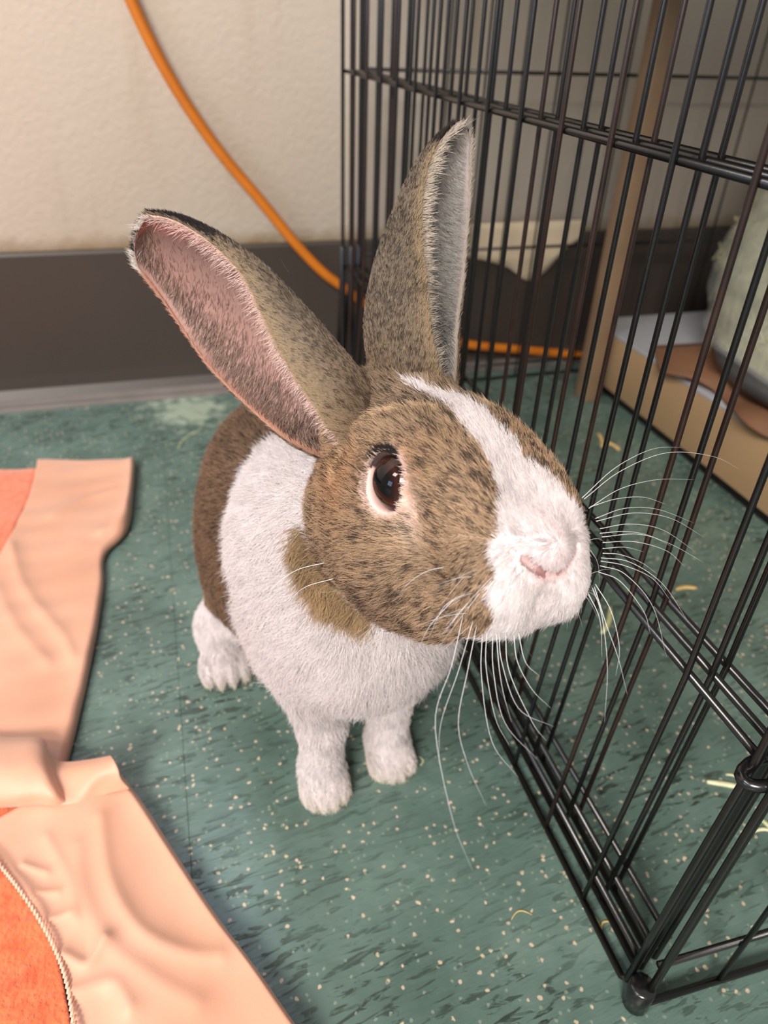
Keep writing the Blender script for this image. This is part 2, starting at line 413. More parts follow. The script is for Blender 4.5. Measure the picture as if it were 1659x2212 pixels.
# panel that turns off to the right in front
fr4, P4 = panel((XC + .0005, .276 * H), (XC + .60, .240 * H), (.0080, 0), (.004, 0), 16, side=1, off=.0, bar_z0=.005, rails=(.032, .153, .3118, .47))
# panels along the wall
yb = 2.085 * H
fr5, P5 = panel((.186, yb), (.172 + .575, yb), (0, 0), (0, 0), 15, side=-1, off=.2)
fr6, P6 = panel((.172 + .580, yb), (.172 + 1.15, yb), (0, 0), (0, 0), 15, side=-1)
# corner sleeves, clips
def sleeve(c, r, za, zb, name='clip'):
    o = mesh_obj(name, *tube_geo([(c[0], c[1], z) for z in (za, za + .001, zb - .001, zb)], [r * .82, r, r, r * .82], 14), clipm); COLP(o, PEN); return o
sleeve((XC - .0090, .282 * H), .0056, .0008, .0175, 'corner_foot')
for zc in (.1545, .3140, .47):
    o = mesh_obj('clip', *tube_geo([(XC + .0035 + .0085 * math.cos(t), .296 * H + .0045 * math.sin(t), zc - .0045 + .0015 * math.cos(t)) for t in np.linspace(0, 2 * math.pi, 17)], .0022, 7, caps=False), clipm); COLP(o, PEN)
for xx in (XC, XC + .0085, XC + .0168):
    sleeve((xx, y1 + .001), .0034, .001, .494 * H, 'post_sleeve')
# ---------------------------------------------------------------- orange cord down the wall, behind the pen and along the base
cordm = plain('orange_cord', lin(184, 104, 20), .45, var=.12, vscale=40, bump=.05, bscale=400)
yc = YW - 0.007
pts = [on_y(p, yc) for p in ((215, -200), (250, -80), (283, 0), (335, 110), (400, 222), (480, 335), (560, 430), (640, 528), (700, 590), (750, 626), (795, 658))]
pts += [np.array([.265, yc - .006, .066]), np.array([.31, yc - .012, .050])]
pts += [on_y(p, yc - .016) for p in ((1000, 742), (1120, 755), (1250, 768), (1400, 790))]
tag(mesh_obj('extension_cord', *tube_geo(smooth_path(pts, 90), .0052, 12), cordm), 'orange extension cord hanging down the cream wall and running behind the pen', 'cord')

# ---------------------------------------------------------------- timber leg and low bench, unseen top added to shade the pen
wood = plain('stained_timber', lin(128, 104, 80), .6, bump=.1, bscale=120, var=.22, vscale=14)
bench = tag(empty('workbench', (1.2 * H, 1.85 * H, 0)), 'timber bench with square brown leg standing inside the wire pen near the wall, unseen top added for shade', 'bench')
lx, ly = 1.248 * H, 1.86 * H
o = mesh_obj('leg', *box_geo((lx, ly, 0), (lx + .019, ly + .024, .642), .0015), wood); COLP(o, bench)
o = mesh_obj('leg', *box_geo((lx + .9, ly, 0), (lx + .924, ly + .030, .642), .0015), wood); COLP(o, bench)
o = mesh_obj('top', *box_geo((.03, .10, .642), (1.45, YW, .664), .002), wood); COLP(o, bench)  # out of view, placed and sized to shade the wall at right

# ---------------------------------------------------------------- low cream plinth with hay bag
cream = plain('cream_board', lin(158, 131, 98), .55, var=.08, vscale=12)
greytop = plain('pale_grey_laminate', lin(158, 160, 166), .4, var=.06, vscale=20)
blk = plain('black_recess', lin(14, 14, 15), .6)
plat = tag(empty('platform', (1.32 * H, 1.5 * H, 0)), 'low cream board platform with pale grey top along the right edge', 'platform')
px0, px1, py0, py1 = 1.317 * H, 1.317 * H + .62, .55 * H, .694
ptop = .224 * H
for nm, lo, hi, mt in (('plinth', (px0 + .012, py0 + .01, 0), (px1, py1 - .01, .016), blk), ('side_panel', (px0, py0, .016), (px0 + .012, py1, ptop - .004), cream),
                       ('end_panel', (px0 + .012, py1 - .012, .016), (px1, py1, ptop - .004), cream), ('end_panel', (px0 + .012, py0, .016), (px1, py0 + .012, ptop - .004), cream),
                       ('top', (px0, py0, ptop - .004), (px1, py1, ptop), greytop)):
    o = mesh_obj(nm, *box_geo(lo, hi, .0008), mt); COLP(o, plat)
# cardboard under the bag
card = plain('brown_cardboard', lin(112, 78, 54), .7, var=.15, vscale=25)
cy0, cy1 = 1.0 * H, 1.70 * H
v = []; nx_ = 5; ny_ = 24
for i in range(ny_):
    for j in range(nx_):
        y = cy0 + (cy1 - cy0) * i / (ny_ - 1); u = j / (nx_ - 1)
        x = px0 - .004 + .30 * u + .010 * math.sin(i * .6) * (1 - u)
        v.append((x, y, ptop + .0034 + .003 * (math.sin(i * .9 + j) + 1) * (u < .9)))
f = [(i * nx_ + j, i * nx_ + j + 1, (i + 1) * nx_ + j + 1, (i + 1) * nx_ + j) for i in range(ny_ - 1) for j in range(nx_ - 1)]
o = mesh_obj('cardboard_sheet', v, f, card); mo = o.modifiers.new('s', 'SOLIDIFY'); mo.thickness = .003
tag(o, 'brown cardboard flap sticking out beneath the bag of hay', 'cardboard')
# bag: a slumped clear sack full of pale green hay
import bmesh
def bag_surface(nu=72, nv=40, shrink=0.0):
    c = np.array([px0 + .150, 1.305 * H, ptop + .020]); V = []
    for i in range(nv):
        t = i / (nv - 1); z = .002 + .235 * t
        for j in range(nu):
            a = 2 * math.pi * j / nu
            rx = .135 * (1 - .30 * t ** 2) * (1 if t < .97 else .6); ry = .172 * (1 - .10 * t ** 2)
            k = (abs(math.cos(a)) ** 2.6 + abs(math.sin(a)) ** 2.6) ** (-1 / 2.6)
            V.append([c[0] + (rx - shrink) * k * math.cos(a) + .01 * t, c[1] + (ry - shrink) * k * math.sin(a), c[2] + z])
    V = np.array(V)
    nzv = vnoise(V, 45, 3) * .008 + vnoise(V, 150, 5) * .0025
    d = V - np.array([c[0], c[1], 0]); d[:, 2] = 0; d /= np.linalg.norm(d, axis=1)[:, None]
    V += d * nzv[:, None]
    V[:nu, :2] = c[:2] + (V[:nu, :2] - c[:2]) * .88
    f = [(i * nu + j, i * nu + (j + 1) % nu, (i + 1) * nu + (j + 1) % nu, (i + 1) * nu + j) for i in range(nv - 1) for j in range(nu)]
    f.append(tuple(range(nu - 1, -1, -1))); f.append(tuple((nv - 1) * nu + j for j in range(nu)))
    return V, f
film, nt, b = nodemat('clear_film'); L = nt.links
b.inputs['Base Color'].default_value = (.92, .95, .93, 1); b.inputs['Roughness'].default_value = .22
tr = N(nt, 'ShaderNodeBsdfTransparent'); mxs = N(nt, 'ShaderNodeMixShader', i_0=.80)
L.new(b.outputs[0], mxs.inputs[1]); L.new(tr.outputs[0], mxs.inputs[2]); L.new(mxs.outputs[0], nt.nodes['Material Output'].inputs['Surface'])
bag = tag(empty('hay_bag', (px0 + .150, 1.305 * H, ptop + .008)), 'clear plastic sack of pale green hay lying on the cream platform', 'bag')
V, f = bag_surface()
o = mesh_obj('film', V, f, film); COLP(o, bag)
haym = plain('packed_hay', lin(138, 138, 100), .8, var=.35, vscale=120, bump=.5, bscale=260)
V2, f2 = bag_surface(shrink=.006)
rr = np.random.RandomState(5)
o = mesh_obj('packed_hay', V2, f2, haym); COLP(o, bag)
# loose stems pressed against the film
gv, gf = [], []
cc = np.array([px0 + .150, 1.305 * H])
geos = []
for k in range(1100):
    i = rr.randint(0, len(V2) - 80); p0 = V2[i]; out = np.array([p0[0] - cc[0], p0[1] - cc[1], 0]); out /= np.linalg.norm(out)
    tdir = rr.normal(size=3); tdir -= out * (tdir @ out); tdir /= np.linalg.norm(tdir); Lh = rr.uniform(.008, .030); w = rr.uniform(.0006, .0018)
    side = np.cross(tdir, out) * w; c0 = p0 + out * rr.uniform(0, .0045)
    geos.append(([c0 - tdir * Lh / 2 - side, c0 - tdir * Lh / 2 + side, c0 + tdir * Lh / 2 + side, c0 + tdir * Lh / 2 - side, c0 + out * .0006], [(0, 1, 4), (1, 2, 4), (2, 3, 4), (3, 0, 4)]))
hm2 = plain('hay_stems', lin(170, 168, 126), .7, var=.3, vscale=90)
o = mesh_obj('hay', *merge(*geos), hm2, smooth=False); COLP(o, bag); o['kind'] = 'stuff'
# dark underside of the sack
o = mesh_obj('base_lining', *tube_geo([(px0 + .150, 1.305 * H, ptop + z) for z in (.012, .014, .028, .034)], [.100, .140, .146, .110], 40), plain('grey_plastic', lin(62, 64, 66), .35, bump=.3, bscale=60)); 
COLP(o, bag)

# ---------------------------------------------------------------- cream sheet with a curved lower edge hanging over the dark base behind the pen
cb = plain('cream_card', lin(196, 180, 154), .7, var=.1, vscale=20)
nx_ = 48; v = []
xa, xb = .300, .462
for j in range(nx_):
    u = j / (nx_ - 1); x = xa + (xb - xa) * u
    zl = .131 - .029 * math.exp(-((u - .66) / .17) ** 2) + .016 * max(0, (u - .78) / .22) - .006 * math.exp(-((u - .4) / .15) ** 2)
    for k in range(6):
        z = zl + (.168 - zl) * k / 5; v.append((x, YW - .0030 - .0012 * math.sin(u * 9) ** 2 * (1 - k / 5), z))
f = [(j * 6 + k, (j + 1) * 6 + k, (j + 1) * 6 + k + 1, j * 6 + k + 1) for j in range(nx_ - 1) for k in range(5)]
o = mesh_obj('paper_sheet', v, f, cb); mo = o.modifiers.new('s', 'SOLIDIFY'); mo.thickness = .0012
tag(o, 'cream paper sheet with curved lower edge over the dark wall base behind the pen', 'paper')

# ---------------------------------------------------------------- loose hay on the floor
strawm = [plain('green_hay', lin(196, 200, 150), .65, var=.2, vscale=200), plain('golden_straw', lin(206, 176, 112), .65, var=.2, vscale=200), plain('pale_hay', lin(214, 214, 176), .6, var=.15, vscale=200)]
def stem(a, b, w, mi, label, bend=.002, z=.0008):
    A = on_z(a, z); B = on_z(b, z); n = 9; d = B - A; Ld = np.linalg.norm(d); d /= Ld; s = np.array([-d[1], d[0], 0]); v = []
    for i in range(n):
        t = i / (n - 1); c = A + (B - A) * t + s * bend * math.sin(math.pi * t); ww = w * (1 - .45 * abs(2 * t - 1) ** 3) / 2
        for (o_, zz) in ((-1, 0), (-.6, .5), (.6, .5), (1, 0)):
            v.append(c + s * ww * o_ + np.array([0, 0, zz * w * .6 - z * .7]))
    f = [(i * 4 + k, i * 4 + (k + 1) % 4, (i + 1) * 4 + (k + 1) % 4, (i + 1) * 4 + k) for i in range(n - 1) for k in range(4)] + [(0, 3, 2, 1), (4 * n - 4, 4 * n - 3, 4 * n - 2, 4 * n - 1)]
    tag(mesh_obj('straw', v, f, strawm[mi]), label, 'hay')
stem((1527, 1688), (1612, 1702), .0036, 2, 'thick pale hay stem beside the front post of the pen', .0005)
stem((1568, 1672), (1610, 1690), .0018, 2, 'thin pale hay stem just above the thick one by the front post')
stem((1640, 1765), (1690, 1830), .0030, 0, 'green hay stem at the right edge below the pen clip')
stem((1630, 1795), (1680, 1800), .0022, 2, 'short pale stem at the right edge crossing the green stem')
stem((1460, 1273), (1505, 1270), .0040, 1, 'short golden straw flake on the floor inside the pen right of the nose')
stem((1292, 935), (1300, 965), .0040, 1, 'tiny golden flake standing nearest the platform corner')
stem((1312, 955), (1338, 972), .0046, 1, 'orange brown chip on the green floor in front of the platform')
stem((1318, 1310), (1300, 1368), .0044, 0, 'wide pale green hay leaf seen under the chin by the rails')
stem((1258, 1960), (1300, 2010), .0014, 0, 'green hay stem lying outside along the bottom rail')
stem((1300, 2008), (1320, 1990), .0012, 1, 'thin golden straw caught between the bottom rails')
stem((1112, 1600), (1128, 1620), .0018, 0, 'small yellow green hay piece by the far bottom rail')
stem((545, 1450), (605, 1500), .0014, 0, 'pale green hay stem beside the hind paw', .004)
stem((385, 968), (440, 925), .0012, 0, 'curled dry hay strand on the floor behind the rabbit', .006)
stem((905, 1632), (908, 1652), .0012, 0, 'tiny green hay fleck right of the front paws')
stem((1105, 1985), (1150, 1975), .0008, 1, 'wispy straw fibre on the floor left of the pen rail', .003)
# ---------------------------------------------------------------- orange fleece blanket with peach satin border, rucked on the floor at the left
satin, nt, b = nodemat('peach_satin'); L = nt.links
geo = N(nt, 'ShaderNodeNewGeometry')
nz = N(nt, 'ShaderNodeTexNoise', i_Scale=16.0, i_Detail=4.0); L.new(geo.outputs['Position'], nz.inputs['Vector'])
rp = ramp(nt, [(0.3, lin(204, 148, 120)), (0.6, lin(211, 159, 132)), (0.8, lin(212, 165, 140))]); L.new(nz.outputs['Fac'], rp.inputs[0])
L.new(rp.outputs[0], b.inputs['Base Color']); b.inputs['Roughness'].default_value = .5; b.inputs['Sheen Weight'].default_value = .25
wv = N(nt, 'ShaderNodeTexNoise', i_Scale=900.0, i_Detail=2.0); L.new(geo.outputs['Position'], wv.inputs['Vector'])
bp = N(nt, 'ShaderNodeBump', i_Strength=.12, i_Distance=.0006); L.new(wv.outputs['Fac'], bp.inputs['Height']); L.new(bp.outputs[0], b.inputs['Normal'])
fleece, nt, b = nodemat('orange_fleece'); L = nt.links
geo = N(nt, 'ShaderNodeNewGeometry')
nz = N(nt, 'ShaderNodeTexNoise', i_Scale=160.0, i_Detail=5.0); L.new(geo.outputs['Position'], nz.inputs['Vector'])
rp = ramp(nt, [(0.3, lin(208, 88, 42)), (0.7, lin(232, 118, 68))]); L.new(nz.outputs['Fac'], rp.inputs[0])
L.new(rp.outputs[0], b.inputs['Base Color']); b.inputs['Roughness'].default_value = .9; b.inputs['Sheen Weight'].default_value = .5
n2 = N(nt, 'ShaderNodeTexNoise', i_Scale=420.0, i_Detail=4.0); L.new(geo.outputs['Position'], n2.inputs['Vector'])
bp = N(nt, 'ShaderNodeBump', i_Strength=.8, i_Distance=.002); L.new(n2.outputs['Fac'], bp.inputs['Height']); L.new(bp.outputs[0], b.inputs['Normal'])
BL = tag(empty('blanket', tuple(on_z((60, 1700)))), 'orange fleece blanket with peach satin border rucked on the floor at the left', 'blanket')
def seg_d(Pxy, pl):
    pl = np.asarray(pl); best = np.full(len(Pxy), 9.0)
    for a, b_ in zip(pl[:-1], pl[1:]):
        ab = b_ - a; t = np.clip(((Pxy - a) @ ab) / (ab @ ab + 1e-12), 0, 1)
        best = np.minimum(best, np.linalg.norm(Pxy - a - t[:, None] * ab, axis=1))
    return best
def ridges(Pxy, lst):
    h = np.zeros(len(Pxy))
    for pl, amp, wd in lst:
        P = smooth_path([on_z(p)[:2] for p in pl], 16) if len(pl) > 2 else np.array([on_z(p)[:2] for p in pl])
        d_ = seg_d(Pxy, P); h += amp * (.62 * np.exp(-(d_ / (wd * 1.7)) ** 2) + .38 * np.exp(-(d_ / (wd * .75)) ** 2)) * (1 + .35 * vnoise(np.c_[Pxy, Pxy[:, :1] * 0], 60, 77))
    return h
def cloth(name, left, right, nu, nv, h0, mat, rid=(), edge='right', z=0.0, rough=.0012, seed=1, thick=.0018):
    """ruled sheet between two outlines given at height h0; heights follow folds; free edge turns down to the floor"""
    Lp = smooth_path([on_z(p, h0) for p in left], nv); Rp = smooth_path([on_z(p, h0) for p in right], nv)
    V = []
    for i in range(nv):
        for j in range(nu):
            t = j / (nu - 1); V.append(Lp[i] * (1 - t) + Rp[i] * t)
    V = np.array(V); xy = V[:, :2]
    T = np.tile(np.linspace(0, 1, nu), nv); S = np.repeat(np.linspace(0, 1, nv), nu)
    V[:, 2] = h0 + ridges(xy, rid) + rough * vnoise(V * [1, 1, 0], 75, seed) + .4 * rough * vnoise(V * [1, 1, 0], 210, seed + 1)
    if 'right' in edge:
        w = np.linalg.norm(Rp - Lp, axis=1).repeat(nu) * (1 - T); k = np.clip(w / .0035, 0, 1); V[:, 2] = V[:, 2] * (.35 + .65 * np.sqrt(k))
    if 'top' in edge:
        w = S * np.linalg.norm(Lp[-1] - Lp[0]); k = np.clip(w / .003, 0, 1); V[:, 2] *= (.35 + .65 * np.sqrt(k))
    V[:, 2] = np.maximum(V[:, 2], thick + .0004)
    f = [(i * nu + j, i * nu + j + 1, (i + 1) * nu + j + 1, (i + 1) * nu + j) for i in range(nv - 1) for j in range(nu - 1)]
    o = mesh_obj(name, V, [q[::-1] for q in f], mat)
    md = o.modifiers.new('s', 'SOLIDIFY'); md.thickness = thick; md.offset = -1
    nrm = o.data.polygons[0].normal
    if nrm.z < 0: o.data.flip_normals()
    COLP(o, BL); return o
# upper strip of border
cloth('satin_border', [(82, 990), (74, 1030), (60, 1075), (38, 1125), (8, 1185), (-40, 1270), (-90, 1380), (-160, 1560), (-240, 1760)],
      [(292, 991), (287, 1060), (275, 1135), (226, 1190), (222, 1255), (208, 1350), (183, 1470), (155, 1590), (128, 1690)], 60, 120, .008, satin,
      rid=[([(30, 1195), (60, 1290), (140, 1390), (165, 1440)], .0022, .004), ([(0, 1290), (40, 1370), (110, 1450)], .0016, .004), ([(120, 1130), (190, 1090), (250, 1075)], .0015, .004),
           ([(225, 1170), (262, 1150), (285, 1080), (292, 1000)], .004, .004), ([(200, 1400), (150, 1600)], .002, .006)], edge='right top', seed=3)
cloth('fleece_panel', [(-620, 1010), (-680, 1120), (-760, 1260), (-800, 1450), (-820, 1600), (-860, 1780)], [(84, 1008), (62, 1078), (10, 1186), (-90, 1380), (-160, 1560), (-240, 1740)], 60, 60, .0068, fleece, edge='top', seed=6, thick=.003)
# lower strip: border, then the fleece inside the stitched curve
curve = [(-60, 1800), (0, 1868), (38, 1915), (80, 1975), (118, 2045), (145, 2120), (160, 2212), (170, 2330), (175, 2620)]
cloth('satin_border', curve, [(240, 1640), (292, 1702), (335, 1765), (415, 1890), (480, 1985), (555, 2085), (645, 2215), (730, 2340), (900, 2620)], 90, 130, .0095, satin,
      rid=[([(225, 1790), (240, 1900), (275, 1985), (330, 2050), (420, 2085), (480, 2090)], .0032, .0045), ([(175, 1850), (190, 1950), (240, 2060), (330, 2130), (430, 2190)], .0022, .005),
           ([(110, 1830), (160, 1925), (175, 2010)], .0020, .0035), ([(150, 2090), (200, 2110), (240, 2060)], .0026, .003), ([(170, 2170), (250, 2150), (290, 2200)], .0024, .004),
           ([(60, 1890), (110, 1905)], .002, .002), ([(90, 1950), (135, 1950)], .002, .002), ([(120, 2010), (160, 2000)], .0018, .002),
           ([(240, 1650), (300, 1740), (420, 1920), (560, 2110), (680, 2290)], .003, .006), ([(60, 1760), (170, 1760), (230, 1690)], .003, .006)], edge='right', seed=11)
cloth('fleece_panel', [(-860, 1800), (-860, 1940), (-860, 2080), (-860, 2350), (-860, 2620)], [(-62, 1802), (36, 1917), (116, 2047), (168, 2335), (173, 2620)], 140, 80, .0100, fleece, rough=.0015, edge='', seed=15, thick=.003)
# fleece in the shade of the fold
cloth('fleece_panel', [(-860, 1700), (-860, 1750), (-860, 1820)], [(150, 1700), (145, 1730), (-60, 1800)], 60, 14, .0085, fleece, edge='', seed=17, thick=.002)
# the fold: border flopped over itself
def sheet(name, rows, mat, nu=70, nv=36, seed=1, amp=.0008, thick=.0016):
    R_ = [smooth_path([on_z(p[:2], p[2]) for p in r], nu) for r in rows]
    C = [smooth_path([r[j] for r in R_], nv) for j in range(nu)]
    V = np.array([C[j][i] for i in range(nv) for j in range(nu)])
    V[:, 2] += amp * vnoise(V, 90, seed)
    f = [(i * nu + j, i * nu + j + 1, (i + 1) * nu + j + 1, (i + 1) * nu + j) for i in range(nv - 1) for j in range(nu - 1)]
    o = mesh_obj(name, V, f, mat); md = o.modifiers.new('s', 'SOLIDIFY'); md.thickness = thick; md.offset = 0
    COLP(o, BL); return o
sheet('satin_fold', [[(-90, 1590, .014), (20, 1592, .016), (84, 1594, .018), (98, 1612, .016), (92, 1632, .013)],
                     [(-90, 1612, .021), (20, 1612, .023), (80, 1612, .024), (106, 1638, .020), (118, 1650, .014)],
                     [(-90, 1665, .024), (20, 1662, .026), (78, 1655, .026), (112, 1690, .020), (128, 1695, .014)],
                     [(-90, 1715, .018), (20, 1718, .019), (80, 1712, .019), (118, 1722, .017), (138, 1728, .012)],
                     [(-90, 1745, .010), (20, 1742, .011), (80, 1738, .011), (118, 1740, .011), (142, 1738, .009)]], satin, seed=4)
sheet('satin_fold', [[(98, 1640, .013), (140, 1648, .014), (195, 1642, .018), (240, 1634, .022)],
                     [(112, 1668, .017), (150, 1668, .017), (205, 1655, .021), (248, 1645, .024)],
                     [(116, 1705, .015), (160, 1705, .014), (212, 1675, .020), (256, 1662, .022)],
                     [(118, 1738, .011), (165, 1732, .011), (215, 1700, .014), (262, 1682, .018)],
                     [(122, 1752, .009), (178, 1742, .008), (225, 1716, .010), (280, 1702, .012)]], satin, seed=9)
# chain stitch along the curve
thread = plain('peach_thread', lin(236, 190, 165), .6)
cp = smooth_path([on_z(p, .0125) for p in curve], 60)[4:50]
for a_, b_ in zip(cp[:-1], cp[1:]):
    m_ = (a_ + b_) / 2 + np.array([0, 0, .0008])
    s_ = np.cross(b_ - a_, [0, 0, 1.0]); s_ /= np.linalg.norm(s_)
    o = mesh_obj('stitch', *tube_geo([a_ - s_ * .0009, m_, b_ + s_ * .0009], [.0005, .0008, .0005], 6), thread); COLP(o, BL)
# ---------------------------------------------------------------- mesh the body: surface nets, then one refinement snapped to the surface
def eval_blocks(fn, P, n=400000):
    out = np.empty(len(P))
    for i in range(0, len(P), n): out[i:i + n] = fn(P[i:i + n])
    return out
def surface_nets(fn, lo, hi, h):
    ax = [np.arange(lo[i], hi[i] + h, h) for i in range(3)]; nx, ny, nz = map(len, ax)
    # coarse pass to skip empty space
    D = np.full((nx, ny, nz), 1.0)
    cs = 4
    cx_ = [a[::cs] for a in ax]
    G = np.stack(np.meshgrid(*cx_, indexing='ij'), -1).reshape(-1, 3)
    Cd = eval_blocks(lambda p: fn(p, False), G).reshape([len(a) for a in cx_])
    near = np.abs(Cd) < h * cs * 2.2
    sgn = np.where(Cd < 0, -1.0, 1.0)
    idx = [np.minimum((np.arange(n) + cs // 2) // cs, len(c) - 1) for n, c in zip((nx, ny, nz), cx_)]
    nearf = near[np.ix_(*idx)]; D = sgn[np.ix_(*idx)].copy()
    I = np.nonzero(nearf)
    P = np.stack([ax[0][I[0]], ax[1][I[1]], ax[2][I[2]]], 1)
    D[I] = eval_blocks(fn, P)
    cell = np.full((nx - 1, ny - 1, nz - 1), -1, int)
    s = D < 0
    cnt = sum(s[i:nx - 1 + i, j:ny - 1 + j, k:nz - 1 + k].astype(int) for i in (0, 1) for j in (0, 1) for k in (0, 1))
    act = (cnt > 0) & (cnt < 8); ids = np.nonzero(act); cell[ids] = np.arange(len(ids[0]))
    acc = np.zeros((len(ids[0]), 3)); num = np.zeros(len(ids[0]))
    corners = [(i, j, k) for i in (0, 1) for j in (0, 1) for k in (0, 1)]
    for a in corners:
        for d in range(3):
            if a[d] == 0:
                b_ = list(a); b_[d] = 1
                da = D[ids[0] + a[0], ids[1] + a[1], ids[2] + a[2]]; db = D[ids[0] + b_[0], ids[1] + b_[1], ids[2] + b_[2]]
                cr = (da < 0) != (db < 0); t = np.where(cr, da / np.where(cr, da - db, 1), 0)
                p = np.array(a, float)[None].repeat(len(t), 0); p[:, d] += t
                acc += p * cr[:, None]; num += cr
    V = (acc / num[:, None] + np.stack(ids, 1)) * h + np.array([ax[0][0], ax[1][0], ax[2][0]])
    F = []
    for d in range(3):
        e1, e2 = [(1, 2), (2, 0), (0, 1)][d]
        sl = [slice(1, -1)] * 3; sl[d] = slice(0, -1)
        A = s[tuple([slice(1, n - 1) if i != d else slice(0, n - 1) for i, n in enumerate((nx, ny, nz))])]
        B = s[tuple([slice(1, n - 1) if i != d else slice(1, n) for i, n in enumerate((nx, ny, nz))])]
        Q = np.nonzero(A != B); fl_ = A[Q]
        base = [q + (1 if i != d else 0) for i, q in enumerate(Q)]
        def c(o1, o2):
            bb = list(base); bb[e1] = bb[e1] - o1; bb[e2] = bb[e2] - o2; return cell[tuple(bb)]
        q = np.stack([c(1, 1), c(0, 1), c(0, 0), c(1, 0)], 1)
        q = np.where(fl_[:, None], q, q[:, ::-1]); F.append(q)
    F = np.concatenate(F); F = F[(F >= 0).all(1)]
    return V, F
def snap(fn, V, it=2):
    e = 3e-4
    for _ in range(it):
        d = fn(V); g = np.stack([fn(V + np.eye(3)[i] * e) - fn(V - np.eye(3)[i] * e) for i in range(3)], 1) / (2 * e)
        V = V - g * np.clip(d / ((g ** 2).sum(1) + .05), -.0012, .0012)[:, None]
    return V, g / (np.linalg.norm(g, axis=1)[:, None] + 1e-9)
def subdivide(V, F):
    E = np.concatenate([F[:, [i, (i + 1) % 4]] for i in range(4)]); Es = np.sort(E, 1)
    key = Es[:, 0].astype(np.int64) * (len(V) + 1) + Es[:, 1]; u, first, inv = np.unique(key, return_index=True, return_inverse=True)
    mid = (V[Es[first, 0]] + V[Es[first, 1]]) / 2; fc = V[F].mean(1); n = len(V); nf = len(F); inv = inv.reshape(4, nf).T + n
    c = np.arange(nf) + n + len(u)
    out = np.concatenate([np.stack([F[:, i], inv[:, i], c, inv[:, (i + 3) % 4]], 1) for i in range(4)])
    return np.vstack([V, mid, fc]), out
V, F = surface_nets(sdf, (-.04, .12, -.002), (.16, .455, .275), .0019)
V, _n = snap(sdf, V, 1)
V, F = subdivide(V, F)
V, VN = snap(sdf, V, 2)

# ---------------------------------------------------------------- ears: cupped leaves with a tube-like base
def cam_dir(p): d = np.array([0, 0, H]) - p; return d / np.linalg.norm(d)
def make_ear(cent, half, alpha, side, th_far, th_near, depthk, nt=84, na=56, push=0.0):
    """cent: list of axis points; half: half width; returns outer sheet, inner sheet, frames. side +1: opens to the animal's right (picture left)"""
    C = smooth_path(cent, nt); S = np.linspace(0, 1, nt)
    kk = np.linspace(0, 1, len(half)); Wd = np.array([np.interp(s, kk, half) for s in S])
    Wd = np.convolve(np.pad(Wd, 4, mode='edge'), np.ones(9) / 9, 'valid')
    Wd *= np.sqrt(np.clip((1.0 - S) / .06, 0.0, 1)) * .97 + .03
    al = np.radians(np.interp(S, np.linspace(0, 1, len(alpha)), alpha)); tf = np.radians(np.interp(S, np.linspace(0, 1, len(th_far)), th_far))
    tn = np.radians(np.interp(S, np.linspace(0, 1, len(th_near)), th_near)); dk = np.interp(S, np.linspace(0, 1, len(depthk)), depthk)
    for _ in range(3): C[2:-2] = np.apply_along_axis(lambda a_: np.convolve(np.pad(a_, 6, mode='reflect', reflect_type='odd'), np.ones(13) / 13, 'valid'), 0, C)[2:-2]
    T = np.gradient(C, axis=0); T /= np.linalg.norm(T, axis=1)[:, None]
    v0 = cam_dir(C.mean(0))
    outer = np.zeros((nt, na, 3)); inner = np.zeros((nt, na, 3)); nn = np.zeros((nt, na, 3))
    for i in range(nt):
        v = v0 - T[i] * (v0 @ T[i]); v /= np.linalg.norm(v)
        b_ = np.cross(T[i], v) * 1.0
        # b_ points to picture-left for an upright ear when side=+1
        if (b_ @ WC[:, 0]) > 0: b_ = -b_
        b_ = b_ * side
        n_ = math.cos(al[i]) * v + math.sin(al[i]) * b_
        c_ = math.cos(al[i]) * b_ - math.sin(al[i]) * v
        th = np.linspace(-tn[i], tf[i], na)
        x = np.sin(th)[:, None] * c_ * Wd[i] - np.cos(th)[:, None] * n_ * Wd[i] * dk[i]
        nr = np.sin(th)[:, None] * c_ * dk[i] - np.cos(th)[:, None] * n_; nr /= np.linalg.norm(nr, axis=1)[:, None]
        outer[i] = C[i] + x; nn[i] = nr
        thk = .0011 * (1 - .3 * S[i]) * np.sqrt(np.clip(np.minimum(np.arange(na), na - 1 - np.arange(na)) / 3.0, .0, 1) * .85 + .15)
        inner[i] = outer[i] - nr * thk[:, None]; outer[i] = outer[i] + nr * thk[:, None]
    return outer, inner, nn, T, S
def ear_mesh(outer, inner):
    nt, na, _ = outer.shape; Vv = np.vstack([outer.reshape(-1, 3), inner.reshape(-1, 3)]); o = nt * na; f = []
    g = lambda i, j: i * na + j
    I, J = np.meshgrid(np.arange(nt - 1), np.arange(na - 1), indexing='ij'); I = I.ravel(); J = J.ravel()
    fo = np.stack([g(I, J), g(I, J + 1), g(I + 1, J + 1), g(I + 1, J)], 1); fi = fo[:, ::-1] + o
    e = np.arange(nt - 1); e2 = np.arange(na - 1)
    fa = np.stack([g(e, 0), g(e + 1, 0), g(e + 1, 0) + o, g(e, 0) + o], 1)
    fb = np.stack([g(e, na - 1), g(e, na - 1) + o, g(e + 1, na - 1) + o, g(e + 1, na - 1)], 1)
    fc = np.stack([g(nt - 1, e2), g(nt - 1, e2 + 1), g(nt - 1, e2 + 1) + o, g(nt - 1, e2) + o], 1)
    return Vv, np.vstack([fo, fi, fa, fb, fc])
def dpx(p, d): return at_depth(p, d)
